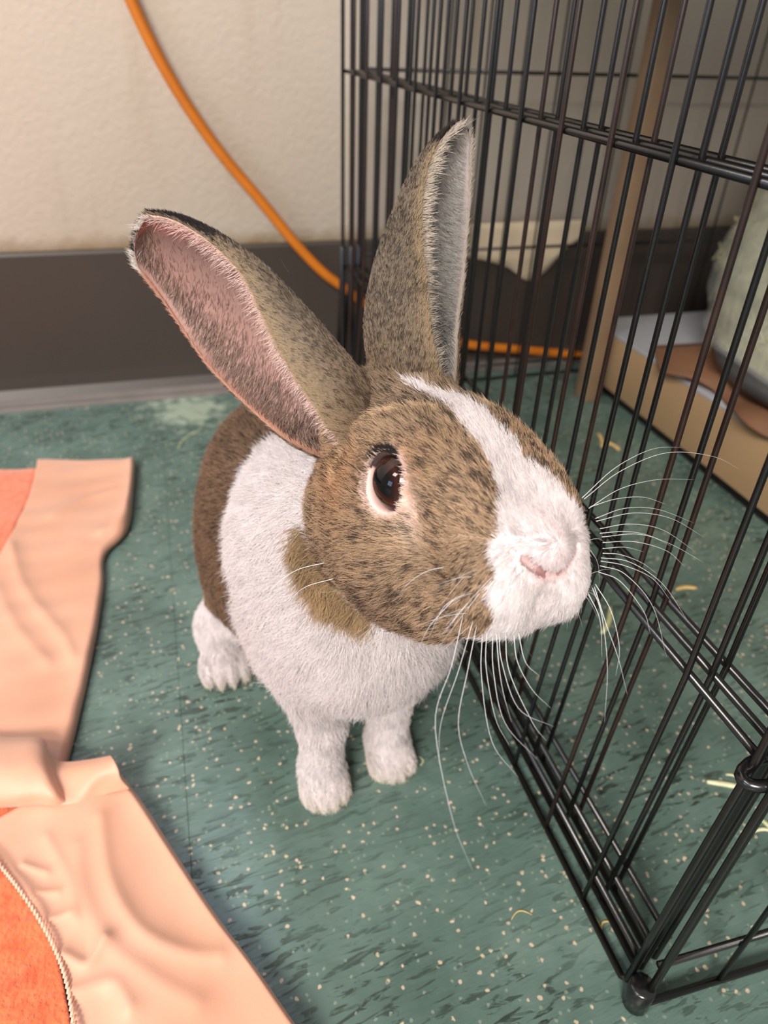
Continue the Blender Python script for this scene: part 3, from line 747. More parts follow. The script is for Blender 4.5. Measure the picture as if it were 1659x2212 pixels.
eR = dict(cent=[h2w((-38, -14, 18)), dpx((700, 885), .252), dpx((633, 818), .257), dpx((571, 762), .260), dpx((511, 706), .262), dpx((446, 636), .263), dpx((376, 572), .263), dpx((318, 536), .262), dpx((291, 521), .261)],
          half=[.0135, .0198, .0228, .0252, .0258, .0236, .0202, .0150, .0110], alpha=[50, 45, 42, 42, 42, 43, 45, 45, 42], side=1,
          th_far=[150, 125, 105, 96, 90, 86, 80, 72, 70], th_near=[165, 150, 140, 128, 116, 108, 98, 85, 80], depthk=[.9, .75, .62, .55, .50, .45, .42, .4, .4])
eL = dict(cent=[h2w((-42, 14, 20)), dpx((893, 765), .262), dpx((888, 700), .266), dpx((915, 600), .270), dpx((938, 500), .272), dpx((960, 410), .273), dpx((980, 350), .273), dpx((998, 305), .273), dpx((1008, 279), .273)],
          half=[.0130, .0165, .0182, .0193, .0172, .0146, .0112, .0072, .0045], alpha=[60, 56, 50, 46, 43, 41, 40, 40, 40], side=-1,
          th_far=[160, 145, 125, 108, 98, 92, 84, 75, 70], th_near=[170, 158, 145, 130, 118, 108, 98, 88, 80], depthk=[1.0, .95, .9, .85, .8, .75, .7, .6, .6])
ears = [make_ear(**eR), make_ear(**eL)]
VV = [V]; FF = [F]; off = len(V)
ear_zone = []
for outer, inner, nn, T, S in ears:
    v_, f_ = ear_mesh(outer, inner); VV.append(v_); FF.append(f_ + off); ear_zone.append((off, outer.shape[0] * outer.shape[1])); off += len(v_)
BV = np.vstack(VV); BF = np.vstack(FF)
HD, BD, WF = (6.0, 3.2, 1.0)     # hairs per square millimetre on head and body, hair width factor
# ---------------------------------------------------------------- coat: colour map on the skin and combed hair
def sm(x, a, b): t = np.clip((x - a) / (b - a), 0, 1); return t * t * (3 - 2 * t)
TAN = np.array(lin(179, 152, 124)); TAND = np.array(lin(120, 88, 62)); BLK = np.array(lin(34, 28, 28)); CHEST = np.array(lin(184, 136, 98))
WHT = np.array(lin(243, 236, 237)); CREAM = np.array(lin(226, 204, 172)); GREYB = np.array(lin(136, 122, 106)); DBR = np.array(lin(126, 102, 82)); PINK = np.array(lin(222, 168, 158))
def coat(P, rs=None, jit=0.0):
    """-> white weight, base colour, share of black-tipped hairs"""
    n = len(P); q = w2h(P); x, y, z = q.T
    w1 = vnoise(P, 500, 21); w2 = vnoise(P, 1100, 22)
    y = y + .9 * w1 + .6 * w2 + (rs.normal(size=n) * jit if rs is not None else 0)
    x = x + .9 * w2
    dh = sdf_head(q)
    head = (dh < 3.0) & (x > -58)
    hw = np.interp(x, [-24, -20, -12, 4, 15, 25, 32, 39, 44, 50], [-3.0, 0.4, 2.4, 4.6, 6.2, 7.2, 9.0, 12.5, 17, 30])
    yc_ = np.interp(x, [-24, -13, -3, 6, 15], [-9, -5.5, -3.5, -2, .6])
    blaze = (np.abs(y - yc_) < hw) & (z > -6)
    xm = np.interp(z, [-40, -33, -29, -23, -9, -4, 3, 9], [32, 35, 41, 45.5, 45.5, 44.8, 43.5, 43.5])
    muz = ((x > xm) & (z < 9)) | ((x > 29) & (z < -20) & (np.abs(y) < 12.5)) | ((x > 36) & (z < -2) & (np.abs(y) < 10))
    chin = (z < -34) & (np.abs(y) < 9) & (x > 8)
    white_head = blaze | muz | chin
    # neck and body
    Pz = P[:, 2] + .0012 * w1; Py = P[:, 1] + .0012 * w2
    ycol = np.interp(Pz, [.0, .125, .135, .149, .165, .185, .22], [.262, .262, .250, .276, .308, .325, .33])
    brown_body = (Py > ycol) & (Pz > .043)
    behind = head & ((x < -50 - .30 * np.maximum(0, z + 10) * 0) & (z < 12))
    neck = (~head) | behind
    poll = (z > 14) & (x < -34)
    low = head & (z < np.interp(x, [-45, -20, 0, 25], [-62, -53, -47, -43]))
    jx = np.interp(z, [-60, -57, -43, -32, -25, -16], [-36, -36, -37, -37, -41, -46]); rx = np.interp(z, [-60, -57, -51, -34, -25, -16], [-43, -45, -51, -55.5, -56, -55])
    ruff = (x < jx) & (x > rx) & (z < -17) & (z > -59) & (np.abs(y) > 6)
    white = np.where(head & ~behind & ~low, white_head, ~brown_body & ~(poll & (x > -75))) & ~ruff
    col = np.tile(TAN, (n, 1)).astype(float); dark = np.full(n, .44)
    def mixc(c, k): nonlocal col; col = col * (1 - k[:, None]) + c * k[:, None]
    # chestnut behind the eye and ear base, grey-brown crown, darker lower cheek, ruff
    mixc(CHEST, .6 * np.exp(-(((x + 20) / 13) ** 2 + ((z - 6) / 14) ** 2)) * (np.abs(y) > 12))
    mixc(np.array(lin(176, 130, 84)), .5 * np.exp(-(((x - 14) / 7) ** 2 + ((z - 14) / 8) ** 2)) * (np.abs(y) > 10))
    mixc(GREYB, .45 * sm(z, 20, 34))
    k = .55 * np.exp(-(((x + 2) / 26) ** 2 + ((z + 36) / 11) ** 2)); mixc(np.array(lin(112, 88, 78)), k); dark += .15 * k
    # cheek line: a dark rim along the jaw, pale ruff behind it
    jl = x + 42 + .35 * (z + 32)
    mixc(np.array(lin(92, 66, 50)), .55 * np.exp(-(jl / 3.0) ** 2) * (z < -6)); 
    mixc(np.array(lin(196, 160, 112)), .7 * sm(-jl, 2, 6) * (z < -4)); dark = np.where((jl < -3) & head, .12, dark)
    # light spot under the front eye corner, black smudges beside the blaze
    mixc(np.array(lin(214, 196, 178)), .6 * np.exp(-(((x - 16) / 5) ** 2 + ((z + 3) / 6) ** 2)))
    e = np.exp(-(((np.abs(y) - 12) / 2.5) ** 2 + ((x - 34) / 3.0) ** 2)); dark += .5 * e
    edge = np.exp(-((np.abs(np.abs(y - yc_) - hw - 2)) / 2.0) ** 2) * (x > 2) * (x < 38); dark += .16 * edge
    # black patch between the ears, crease line above the eye
    bp_ = np.exp(-((((x + 23.5) / 5) ** 2 + ((y - 4) / 7) ** 2)) ** 2) * (z > 24); mixc(BLK * 1.3, .95 * bp_); dark += .6 * bp_
    ex = x - 2; ez = z - 10; rad = np.sqrt((ex / 1.15) ** 2 + ez ** 2); ang = np.arctan2(ez, ex)
    arc = np.exp(-((rad - 21) / 1.3) ** 2) * ((ang > 1.2) | (ang < -2.9)) * (np.abs(y) > 10)
    mixc(np.array(lin(224, 196, 160)), .7 * arc); dark = dark * (1 - .8 * arc)
    arc2 = np.exp(-((rad - 23.2) / 1.0) ** 2) * (ang > 1.2) * (np.abs(y) > 8); mixc(BLK * 2, .55 * arc2)
    # pale bare ring round the eye, longer tail towards the nose
    ring = np.exp(-(np.maximum(0, np.sqrt(((x - 5.5) / 10.6) ** 2 + ((z - 9.5) / 10.7) ** 2) - .92) / .15) ** 2) * (np.abs(y) > 14)
    tear = np.exp(-(((x - 16.5 - .3 * (9 - z)) / 3.8) ** 2 + ((z - 5) / 8.5) ** 2)) * (np.abs(y) > 14)
    mixc(np.array(lin(232, 206, 196)), np.clip(.9 * ring + .85 * tear, 0, .95)); dark = dark * (1 - np.clip(ring + tear, 0, .95))
    # body
    bod = ~head
    nb = vnoise(P, 90, 31)
    colb = DBR * (1 + .18 * nb[:, None]); col = np.where(bod[:, None], colb, col); dark = np.where(bod, .42, dark)
    col = np.where(ruff[:, None], np.array(lin(172, 146, 112)), col); dark = np.where(ruff, .14, dark)
    jd = np.exp(-((x - jx - 1.5) / 1.8) ** 2) * (z < -17) * (z > -62) * (np.abs(y) > 3); mixc(np.array(lin(74, 52, 42)), .75 * jd); dark = dark + .4 * jd
    fk = sm(vnoise(P, 2300, 35) + .5 * vnoise(P, 900, 36), .05, .75); dark = dark * (.62 + 1.1 * fk) + .06 * vnoise(P, 260, 33)
    col = col * (1 + .10 * vnoise(P, 180, 34)[:, None])
    return white, np.clip(col, 0, 1), np.clip(dark, 0, .9), dict(q=q, head=head, ring=ring, tear=tear, chin=chin)
# skin colours per vertex
wv_, cv_, dv_, info = coat(BV[:len(V)])
skin = np.where(wv_[:, None], WHT * .92, cv_ * .7)
q = info['q']
side_eye = np.abs(q[:, 1]) > 13
rad_e = np.sqrt(((q[:, 0] - 5.2) / 10.2) ** 2 + ((q[:, 2] - 9.8) / 10.6) ** 2)
k = ((1 - sm(rad_e, .95, 1.25)) * side_eye)[:, None]; skin = skin * (1 - k) + np.array(lin(226, 188, 180)) * k
k = ((1 - sm(rad_e, .70, .95)) * side_eye)[:, None]; skin = skin * (1 - k) + np.array(lin(70, 34, 30)) * k
def near_seg(q, a, b_):
    a = np.array(a, float); b_ = np.array(b_, float); ab = b_ - a; t = np.clip(((q - a) @ ab) / (ab @ ab), 0, 1); return np.linalg.norm(q - a - t[:, None] * ab, axis=1)
nose_d = np.minimum.reduce([near_seg(q, (46.5, 8.8, -6.2), (50.8, 1.2, -12)), near_seg(q, (46.5, -8.8, -6.2), (50.8, -1.2, -12))])
phil_d = near_seg(q, (50.8, 0, -12), (50.5, 0, -22))
k = (np.exp(-(np.minimum(nose_d, phil_d + .3) / 2.6) ** 2))[:, None]; skin = skin * (1 - k) + np.array(lin(226, 168, 162)) * k
ul = ((rad_e > .6) & (rad_e < 1.12) & side_eye & (q[:, 2] > 13.5) & (q[:, 0] < 10))[:, None]; skin = np.where(ul, np.array(lin(52, 34, 32)), skin)
k = (np.exp(-(nose_d / 1.9) ** 4) * (np.abs(q[:, 1]) > 2))[:, None]; skin = skin * (1 - k) + np.array(lin(78, 28, 26)) * k
cols = [skin]
EARPINK = np.array(lin(150, 114, 106)); EARDK = np.array(lin(118, 94, 90))
for ei, (outer, inner, nn, T, S) in enumerate(ears):
    nt, na, _ = outer.shape; ss = S.repeat(na); aa = np.tile(np.linspace(0, 1, na), nt)
    oc = np.tile(GREYB * .7, (nt * na, 1)); k = (sm(ss, .62, .75))[:, None]; oc = oc * (1 - k) + BLK * 1.3 * k
    if ei == 0:
        ic = np.tile(EARPINK, (nt * na, 1)); k = (np.exp(-((aa - .42) / .2) ** 2) * sm(ss, .2, .5))[:, None] * .8; ic = ic * (1 - k) + EARDK * k
        k = (np.exp(-((aa - .28) / .10) ** 2) * sm(ss, .55, .8))[:, None] * .8; ic = ic * (1 - k) + np.array(lin(206, 120, 116)) * k
    else:
        ic = np.tile(np.array(lin(150, 138, 138)), (nt * na, 1))
    cols += [oc, ic]
cols = np.clip(np.vstack(cols), 0, 1)
sk, nt_, b = nodemat('rabbit_skin'); L = nt_.links
at = N(nt_, 'ShaderNodeAttribute', attribute_name='coat'); L.new(at.outputs['Color'], b.inputs['Base Color'])
b.inputs['Roughness'].default_value = .6
b.inputs['Subsurface Weight'].default_value = .12; b.inputs['Subsurface Radius'].default_value = (.003, .0012, .0008); b.inputs['Subsurface Scale'].default_value = 1.0
RB = tag(empty('rabbit', (.055, .26, 0)), 'brown and white rabbit with tall ears and long whiskers sitting on the green floor', 'rabbit')
me = bpy.data.meshes.new('body')
me.vertices.add(len(BV)); me.vertices.foreach_set('co', BV.astype(np.float32).ravel())
me.loops.add(len(BF) * 4); me.loops.foreach_set('vertex_index', BF.astype(np.int32).ravel())
me.polygons.add(len(BF)); me.polygons.foreach_set('loop_start', np.arange(0, len(BF) * 4, 4, dtype=np.int32)); me.polygons.foreach_set('loop_total', np.full(len(BF), 4, np.int32))
me.polygons.foreach_set('use_smooth', np.ones(len(BF), bool)); me.update(calc_edges=True); me.validate()
ca = me.color_attributes.new('coat', 'FLOAT_COLOR', 'POINT'); ca.data.foreach_set('color', np.hstack([cols, np.ones((len(cols), 1))]).astype(np.float32).ravel())
me.materials.append(sk)
body = bpy.data.objects.new('body', me); COL.objects.link(body); COLP(body, RB)

# ---- hair
def tufts(P, h, seed=0):
    w = np.stack([vnoise(P, 420, seed + k) for k in range(3)], 1) * .0012
    c = np.floor((P + w) / h).astype(np.int64)
    k = (c[:, 0] * 73856093) ^ (c[:, 1] * 19349663) ^ (c[:, 2] * 83492791) ^ (seed * 2654435761)
    k = (k ^ (k >> 13)) * 1274126177; k = k & 0xffffff
    r1 = k / float(0xffffff); r2 = ((k * 7919 + 104729) & 0xffffff) / float(0xffffff); r3 = ((k * 15485863 + 32452843) & 0xffffff) / float(0xffffff)
    return r1, np.stack([r2 - .5, r3 - .5, ((r1 * 77.7) % 1) - .5], 1)
hair_chunks = []   # (points (n,K,3), radius root, colours (n,K,3))
K = 5
def grow(P, Nn, D, Ln, lift, curl, w, c_root, c_mid, c_tip, rs, tipat=.8):
    n = len(P); s = np.linspace(0, 1, K)[None, :, None]
    D = D - Nn * (D * Nn).sum(1)[:, None]; D /= np.linalg.norm(D, axis=1)[:, None] + 1e-9
    lf = lift[:, None] if np.ndim(lift) else lift
    d0 = D + Nn * lf; d0 /= np.linalg.norm(d0, axis=1)[:, None]
    bend = rs.normal(size=(n, 3)) * curl
    pts = P[:, None, :] + Ln[:, None, None] * (s * d0[:, None, :] + s ** 2 * (bend - Nn * lf * .45)[:, None, :])
    rad = (w[:, None] * np.array([.75, 1, .95, .7, .12])[None]) / 2
    c = np.stack([c_root, c_root * .4 + c_mid * .6, c_mid, c_mid * (1 - tipat) + c_tip * tipat, c_tip], 1)
    hair_chunks.append((pts.astype(np.float32), rad.astype(np.float32), np.clip(c, 0, 1).astype(np.float32)))
def sample(V, F, dens, rs):
    a, b_, c, d = (V[F[:, i]] for i in range(4))
    A = .5 * np.linalg.norm(np.cross(c - a, d - b_), axis=1)
    cen = V[F].mean(1); lam = A * 1e6 * dens(cen)
    n = rs.poisson(lam); fi = np.repeat(np.arange(len(F)), n); u = rs.rand(len(fi), 1); v = rs.rand(len(fi), 1)
    return (a[fi] * (1 - u) + b_[fi] * u) * (1 - v) + (d[fi] * (1 - u) + c[fi] * u) * v, fi, u, v
rs = np.random.RandomState(7)
FN = np.cross(V[F[:, 2]] - V[F[:, 0]], V[F[:, 3]] - V[F[:, 1]]); FN /= np.linalg.norm(FN, axis=1)[:, None] + 1e-12
fcen = V[F].mean(1); seen = ((np.array([0, 0, H]) - fcen) * FN).sum(1) / np.linalg.norm(np.array([0, 0, H]) - fcen, axis=1)
fhead = sdf_head(w2h(fcen)) < 4
fden = np.where(fhead, HD, BD) * np.where(seen > -.25, 1, .35)
def dens(c): return fden
P, fi, u_, v_ = sample(V, F, dens, rs)
a, b_, c, d = (VN[F[fi, i]] for i in range(4)); Nn = (a * (1 - u_) + b_ * u_) * (1 - v_) + (d * (1 - u_) + c * u_) * v_
Nn /= np.linalg.norm(Nn, axis=1)[:, None]
white, col, dark, info = coat(P, rs, .5)
q = info['q']; head = info['head']; Nh = Nn @ HR
# no hair inside the eye opening, the nostrils, the mouth line
rad_e = np.sqrt(((q[:, 0] - 5.2) / 9.8) ** 2 + ((q[:, 2] - 9.8) / 10.2) ** 2)
nose_d = np.minimum.reduce([near_seg(q, (46.5, 8.8, -6.2), (50.8, 1.2, -12)), near_seg(q, (46.5, -8.8, -6.2), (50.8, -1.2, -12))])
phil = near_seg(q, (50.8, 0, -12), (50.5, 0, -22))
keep = ~((rad_e < 1.0) & (np.abs(q[:, 1]) > 12)) & (nose_d > 1.5) & (phil > 1.9) & (P[:, 2] > .0015)
P, Nn, Nh, white, col, dark, q, head = P[keep], Nn[keep], Nh[keep], white[keep], col[keep], dark[keep], q[keep], head[keep]
rad_e, nose_d = rad_e[keep], nose_d[keep]; n = len(P)
# direction fields
dh = q - np.array([58, 0, -6]); dh[:, 0] -= 8; dh[:, 2] -= 14 * sm(-q[:, 2], 0, 25); dh /= np.linalg.norm(dh, axis=1)[:, None]
mz = (q[:, 0] > 34) & (q[:, 2] < 0); dh[mz] += np.array([-.3, 0, -.9]); 
D = dh @ HR.T
y_ = P[:, 1]; z_ = P[:, 2]
db = np.stack([np.zeros(n), np.where(z_ < .09, 0, .55 + .6 * sm(y_, .27, .34)), np.where(z_ < .09, -1.0, -.75)], 1)
paw = z_ < .018; db[paw] = np.array([0, -1.0, -.35])
hind = (y_ > .30) & (z_ < .05) & (z_ >= .018); db[hind] = np.array([0, -.55, -.8])
hk = 1 - sm(sdf_head(q), 0, 9.0)
D = D * hk[:, None] + db * (1 - hk)[:, None]
D += rs.normal(size=D.shape) * .13 + np.stack([vnoise(P, 330, 41), vnoise(P, 330, 42), vnoise(P, 330, 43)], 1) * .16
Ln = np.where(hk > .5, .0058, .0135)
xh = q[:, 0]
Ln = np.where(hk > .5, .0030 + .0045 * sm(-xh, -48, 0) + .002 * sm(-q[:, 2], 15, 40), Ln)
Ln = np.where((hk <= .5) & (y_ > .28), .0095, Ln); Ln = np.where(z_ < .06, .0056, Ln); Ln = np.where(paw, .0054, Ln)
Ln = np.where((q[:, 0] > 30) & (q[:, 2] < -22) & (hk > .5), .0062, Ln)
Ln = Ln * (1 - .55 * np.exp(-((rad_e - 1) / .35) ** 2) * (np.abs(q[:, 1]) > 12)) * np.where(nose_d < 4, .5, 1)
Ln *= rs.uniform(.65, 1.15, n)
lift = np.where(hk > .5, .34, .50) + rs.uniform(-.08, .16, n); lift = np.where(q[:, 0] > 36, .45, lift)
tq = P @ HR; tr, tv = tufts(np.where((hk > .5)[:, None], tq * [.42, 1, 1], P * [1, .5, .7]), .0009, 3); tr2, tv2 = tufts(P, .0035, 9)
isd = ((tr * .75 + rs.rand(n) * .25) < dark * .95) & ~white.astype(bool)
D += tv * .34 + tv2 * .30; Ln = Ln * (.85 + .3 * tr2) * (.9 + .2 * tr)
wch = (WHT * np.array([1, 1, 1]))[None] * (1 - .16 * rs.rand(n, 1) ** 2 - .16 * (tr[:, None] > .78) - .05 * tr2[:, None])
root = np.where(white[:, None], wch * .86, col * .42); mid = np.where(white[:, None], wch, col * rs.uniform(.78, 1.15, (n, 1)) * (.72 + .5 * tr2[:, None]))
tip = np.where(white[:, None], wch, np.where(isd[:, None], BLK[None] * rs.uniform(.7, 2.2, (n, 1)), col * rs.uniform(1.0, 1.55, (n, 1))))
mid = np.where(isd[:, None], mid * .35 + BLK * .65, mid)
wd = np.where(hk > .5, .00013, .00016) * rs.uniform(.7, 1.35, n) * WF
wd = np.where(fden[fi[keep]] < 1.0 * np.where(hk > .5, HD, BD), wd * 1.6, wd)
npk = (np.exp(-(((q[:, 0] - 48) / 9) ** 2 + (q[:, 1] / 9) ** 2 + ((q[:, 2] + 3) / 9) ** 2)) * .5 + .5 * np.exp(-(nose_d / 3.2) ** 2) + .4 * np.exp(-(phil[keep] / 2.5) ** 2))[:, None] * np.array([.05, .17, .17])
root = root * (1 - npk); mid = mid * (1 - npk); tip = tip * (1 - npk)
# yellowed paw tips
pk = np.exp(-(P[:, 2] / .009) ** 2)[:, None] * white[:, None] * .5
tip = tip * (1 - pk) + np.array(lin(226, 212, 160)) * pk; mid = mid * (1 - pk * .6) + np.array(lin(232, 220, 176)) * pk * .6
grow(P, Nn, D, Ln, lift, .07, wd, root, mid, tip, rs)
# long dark lashes over the eye
for s_ in (-1, 1):
    m_ = 420; t = rs.uniform(np.radians(60), np.radians(150), m_)
    rr_ = rs.uniform(.88, 1.06, m_)
    Q = np.stack([5 + 9.6 * rr_ * np.cos(t), np.full(m_, 27.0 * s_), 10 + 9.8 * rr_ * np.sin(t)], 1)
    Pw = h2w(Q); dd = np.stack([(-.6 + .5 * np.cos(t)), np.full(m_, .8 * s_), .35 + 0 * t], 1) @ HR.T
    dn = sdf(Pw, True); nw = np.tile(HR @ np.array([0, s_, 0]), (m_, 1)); Pw = Pw - nw * dn[:, None]
    grow(Pw, nw, dd, rs.uniform(.003, .0058, m_), .7, .1, np.full(m_, .00014), np.tile(BLK, (m_, 1)), np.tile(BLK, (m_, 1)), np.tile(BLK, (m_, 1)), rs)
# ---- ear hair
for ei, (outer, inner, nn, T, S) in enumerate(ears):
    nt, na, _ = outer.shape
    Fo = ear_mesh(outer, inner)[1][: (nt - 1) * (na - 1)]
    for which in (0, 1):
        sheet_v = (outer if which == 0 else inner).reshape(-1, 3)
        den = HD * (1.5 if which == 0 else (.55 if ei == 0 else .9))
        Pp, f_i, uu, vv = sample(sheet_v, Fo, lambda c: np.full(len(c), den), rs)
        i0 = Fo[f_i, 0] // na; j0 = Fo[f_i, 0] % na; t = (i0 + vv[:, 0]) / (nt - 1); aa = (j0 + uu[:, 0]) / (na - 1); m_ = len(Pp)
        nr = nn[i0, j0] * (1 if which == 0 else -1)
        jn = np.minimum(j0 + 1, na - 1); ac = outer[i0, jn] - outer[i0, j0]; ac /= np.linalg.norm(ac, axis=1)[:, None] + 1e-9   # towards the far rim (aa = 1)
        Tt = T[i0]
        if which == 0:
            D = Tt + ac * (aa - .5)[:, None] * .5 + rs.normal(size=(m_, 3)) * .16
            Ln = rs.uniform(.0017, .0029, m_) * (1 + .6 * (t < .12)); lf = .3 + rs.uniform(-.05, .2, m_)
            base = np.tile(GREYB * .95, (m_, 1)); k = (1 - sm(t, .0, .35))[:, None] * .5; base = base * (1 - k) + TAN * k
            kr = np.exp(-(aa / (.06 if ei == 1 else .10)) ** 2)[:, None] * (.8 if ei == 1 else .75); base = base * (1 - kr) + np.array(lin(184, 162, 132)) * kr
            dk = np.clip(.50 - .4 * kr[:, 0] + .1 * vnoise(Pp, 250, 51), 0, 1); 
            tb = (sm(t, .58, .72) * sm(aa, .0, .03) if ei == 0 else sm(t, .68, .80)); dk = np.maximum(dk, tb)
            te, _tv = tufts(Pp * [1, 1, 1], .0008, 5); isd = (te * .7 + rs.rand(m_) * .3) < dk
            base = np.where((rs.rand(m_) < tb)[:, None], BLK * 1.5, base)
        else:
            D = -ac * 1.0 + Tt * .35 + rs.normal(size=(m_, 3)) * .22
            fr_ = np.exp(-(aa / .16) ** 2) + .8 * np.exp(-((1 - aa) / .22) ** 2)
            kp = rs.rand(m_) < np.clip(.10 + fr_ * 1.0 + (.35 if ei == 1 else .0) + .25 * (t < .35) * 1 + (.5 * sm(t, .85, .95) if ei == 0 else 0), 0, 1)
            Pp, nr, D, t, aa, fr_ = Pp[kp], nr[kp], D[kp], t[kp], aa[kp], fr_[kp]; m_ = len(Pp)
            Ln = rs.uniform(.003, .0065, m_) * (.6 + .7 * np.clip(fr_, 0, 1)); lf = .35 + rs.uniform(-.1, .25, m_)
            if ei == 0:
                base = np.tile(np.array(lin(190, 164, 150)), (m_, 1)); kr = np.exp(-(aa / .16) ** 2)[:, None]; base = base * (1 - kr) + np.array(lin(238, 212, 206)) * kr
                dk = .15 + .55 * sm(aa, .45, .8)
            else:
                base = np.tile(np.array(lin(186, 184, 180)), (m_, 1)); kr = np.exp(-(aa / .2) ** 2)[:, None]; base = base * (1 - kr) + np.array(lin(216, 204, 190)) * kr
                dk = .18 + .2 * sm(t, .0, .2) * (t < .3)
            kt = sm(t, .9, .97)[:, None]; base = base * (1 - kt) + np.array(lin(222, 214, 208)) * kt
            isd = rs.rand(m_) < dk
        c0 = base * .7; c1 = base * rs.uniform(.85, 1.15, (m_, 1)); c2 = np.where(isd[:, None], BLK * rs.uniform(.8, 2.4, (m_, 1)), base * rs.uniform(1.0, 1.35, (m_, 1)))
        c1 = np.where(isd[:, None], c1 * .5 + BLK * .5, c1)
        grow(Pp, nr, D, Ln, lf, .09, np.full(m_, .00012) * rs.uniform(.7, 1.3, m_) * WF, c0, c1, c2, rs)
    # fringe on the near rim and pale fluff on the far rim
    for rim, j in ((0, 0), (1, na - 1)):
        m_ = int((2600 if rim == 0 else 1800) * min(1, HD / 5)); ii = rs.randint(2, nt - 1, m_); Pp = (outer[ii, j] + inner[ii, j]) / 2 + (outer[ii - 1, j] - outer[ii, j]) * rs.rand(m_, 1)
        jn = 1 if rim == 0 else na - 2; ac = outer[ii, jn] - outer[ii, j]; ac /= np.linalg.norm(ac, axis=1)[:, None] + 1e-9
        t = ii / (nt - 1)
        outd = -ac
        D = T[ii] * .9 + outd * .35 + rs.normal(size=(m_, 3)) * .2 - nn[ii, j] * (.9 if rim == 0 else .3)
        base = np.tile(np.array((lin(232, 208, 190) if ei == 0 else lin(206, 188, 166)) if rim == 0 else (lin(206, 160, 138) if ei == 0 else lin(196, 186, 176))), (m_, 1))
        if ei == 0:
            kt = (sm(t, .86, .93))[:, None]; base = base * (1 - kt) + np.array(lin(226, 220, 214)) * kt
        grow(Pp, outd, D, rs.uniform(.0016, .0042, m_), .4, .1, np.full(m_, .00012) * WF, base * .8, base, base * 1.1, rs)
pts = np.concatenate([c[0] for c in hair_chunks]); rad = np.concatenate([c[1] for c in hair_chunks]); hc = np.concatenate([c[2] for c in hair_chunks])
pts[..., 2] = np.maximum(pts[..., 2], .0004)
nh = len(pts)
cu = bpy.data.hair_curves.new('fur')
cu.add_curves([K] * nh)
cu.points.foreach_set('position', pts.ravel())
ra = cu.attributes.new('radius', 'FLOAT', 'POINT') if 'radius' not in cu.attributes else cu.attributes['radius']
ra.data.foreach_set('value', rad.ravel())
ca = cu.attributes.new('coat', 'FLOAT_COLOR', 'POINT'); ca.data.foreach_set('color', np.concatenate([hc, np.ones((nh, K, 1), np.float32)], 2).ravel())
hm, nt_, b = nodemat('rabbit_hair'); L = nt_.links
at = N(nt_, 'ShaderNodeAttribute', attribute_name='coat'); L.new(at.outputs['Color'], b.inputs['Base Color'])
b.inputs['Roughness'].default_value = .55; b.inputs['Specular IOR Level'].default_value = .35
trl = N(nt_, 'ShaderNodeBsdfTranslucent'); L.new(at.outputs['Color'], trl.inputs['Color'])
ms = N(nt_, 'ShaderNodeMixShader', i_0=.35); L.new(b.outputs[0], ms.inputs[1]); L.new(trl.outputs[0], ms.inputs[2]); L.new(ms.outputs[0], nt_.nodes['Material Output'].inputs['Surface'])
cu.materials.append(hm)
fur = bpy.data.objects.new('fur', cu); COL.objects.link(fur); COLP(fur, RB); fur['kind'] = 'stuff'
print('HAIRS', nh)
# ---------------------------------------------------------------- eyes
em, nt_, b = nodemat('eye_brown'); L = nt_.links
tc = N(nt_, 'ShaderNodeTexCoord'); sp = N(nt_, 'ShaderNodeSeparateXYZ'); L.new(tc.outputs['Object'], sp.inputs[0])
ab_ = N(nt_, 'ShaderNodeVectorMath', operation='LENGTH'); cb_ = N(nt_, 'ShaderNodeCombineXYZ'); L.new(sp.outputs[0], cb_.inputs[0]); L.new(sp.outputs[2], cb_.inputs[2]); L.new(cb_.outputs[0], ab_.inputs[0])
nz = N(nt_, 'ShaderNodeTexNoise', i_Scale=900.0, i_Detail=2.0); L.new(tc.outputs['Object'], nz.inputs['Vector'])
ad = N(nt_, 'ShaderNodeMath', operation='MULTIPLY_ADD', i_1=.0012); L.new(nz.outputs['Fac'], ad.inputs[0]); L.new(ab_.outputs['Value'], ad.inputs[2])
mr = N(nt_, 'ShaderNodeMapRange'); mr.inputs[1].default_value = 0; mr.inputs[2].default_value = .009; L.new(ad.outputs[0], mr.inputs[0])
rp = ramp(nt_, [(0.0, (.002, .002, .003)), (.62, (.003, .002, .002)), (.76, lin(30, 12, 9)), (.88, lin(50, 22, 16)), (.95, lin(30, 14, 10))]); L.new(mr.outputs[0], rp.inputs[0])
L.new(rp.outputs[0], b.inputs['Base Color']); b.inputs['Roughness'].default_value = .04; b.inputs['IOR'].default_value = 1.4
import bmesh
for s_ in (-1, 1):
    bm = bmesh.new(); bmesh.ops.create_uvsphere(bm, u_segments=48, v_segments=32, radius=.0106)
    for w in bm.verts:
        if (w.co.y * s_) > .0072: w.co.y += s_ * (abs(w.co.y) - .0072) * .12
    me = bpy.data.meshes.new('eye'); bm.to_mesh(me); bm.free(); me.materials.append(em)
    me.polygons.foreach_set('use_smooth', [True] * len(me.polygons))
    o = bpy.data.objects.new('eye', me); COL.objects.link(o)
    c = h2w((5, 21.8 * s_, 9.8)); M = Matrix(HR.tolist()).to_4x4(); M.translation = Vector(c)
    o.matrix_basis = M; COLP(o, RB)
# ---------------------------------------------------------------- whiskers: each one its own tapering hair
wm, nt_, b = nodemat('whisker_white'); b.inputs['Base Color'].default_value = (.78, .78, .80, 1); b.inputs['Roughness'].default_value = .3
wk = plain('whisker_dark', lin(60, 54, 54), .4)
def whisk(path, mat, r=.00011, n=22):
    P = smooth_path(path, n); t = np.linspace(0, 1, n)
    o = mesh_obj('whisker', *tube_geo(P, r * (1 - .88 * t ** 1.3), 5), mat); COLP(o, RB)
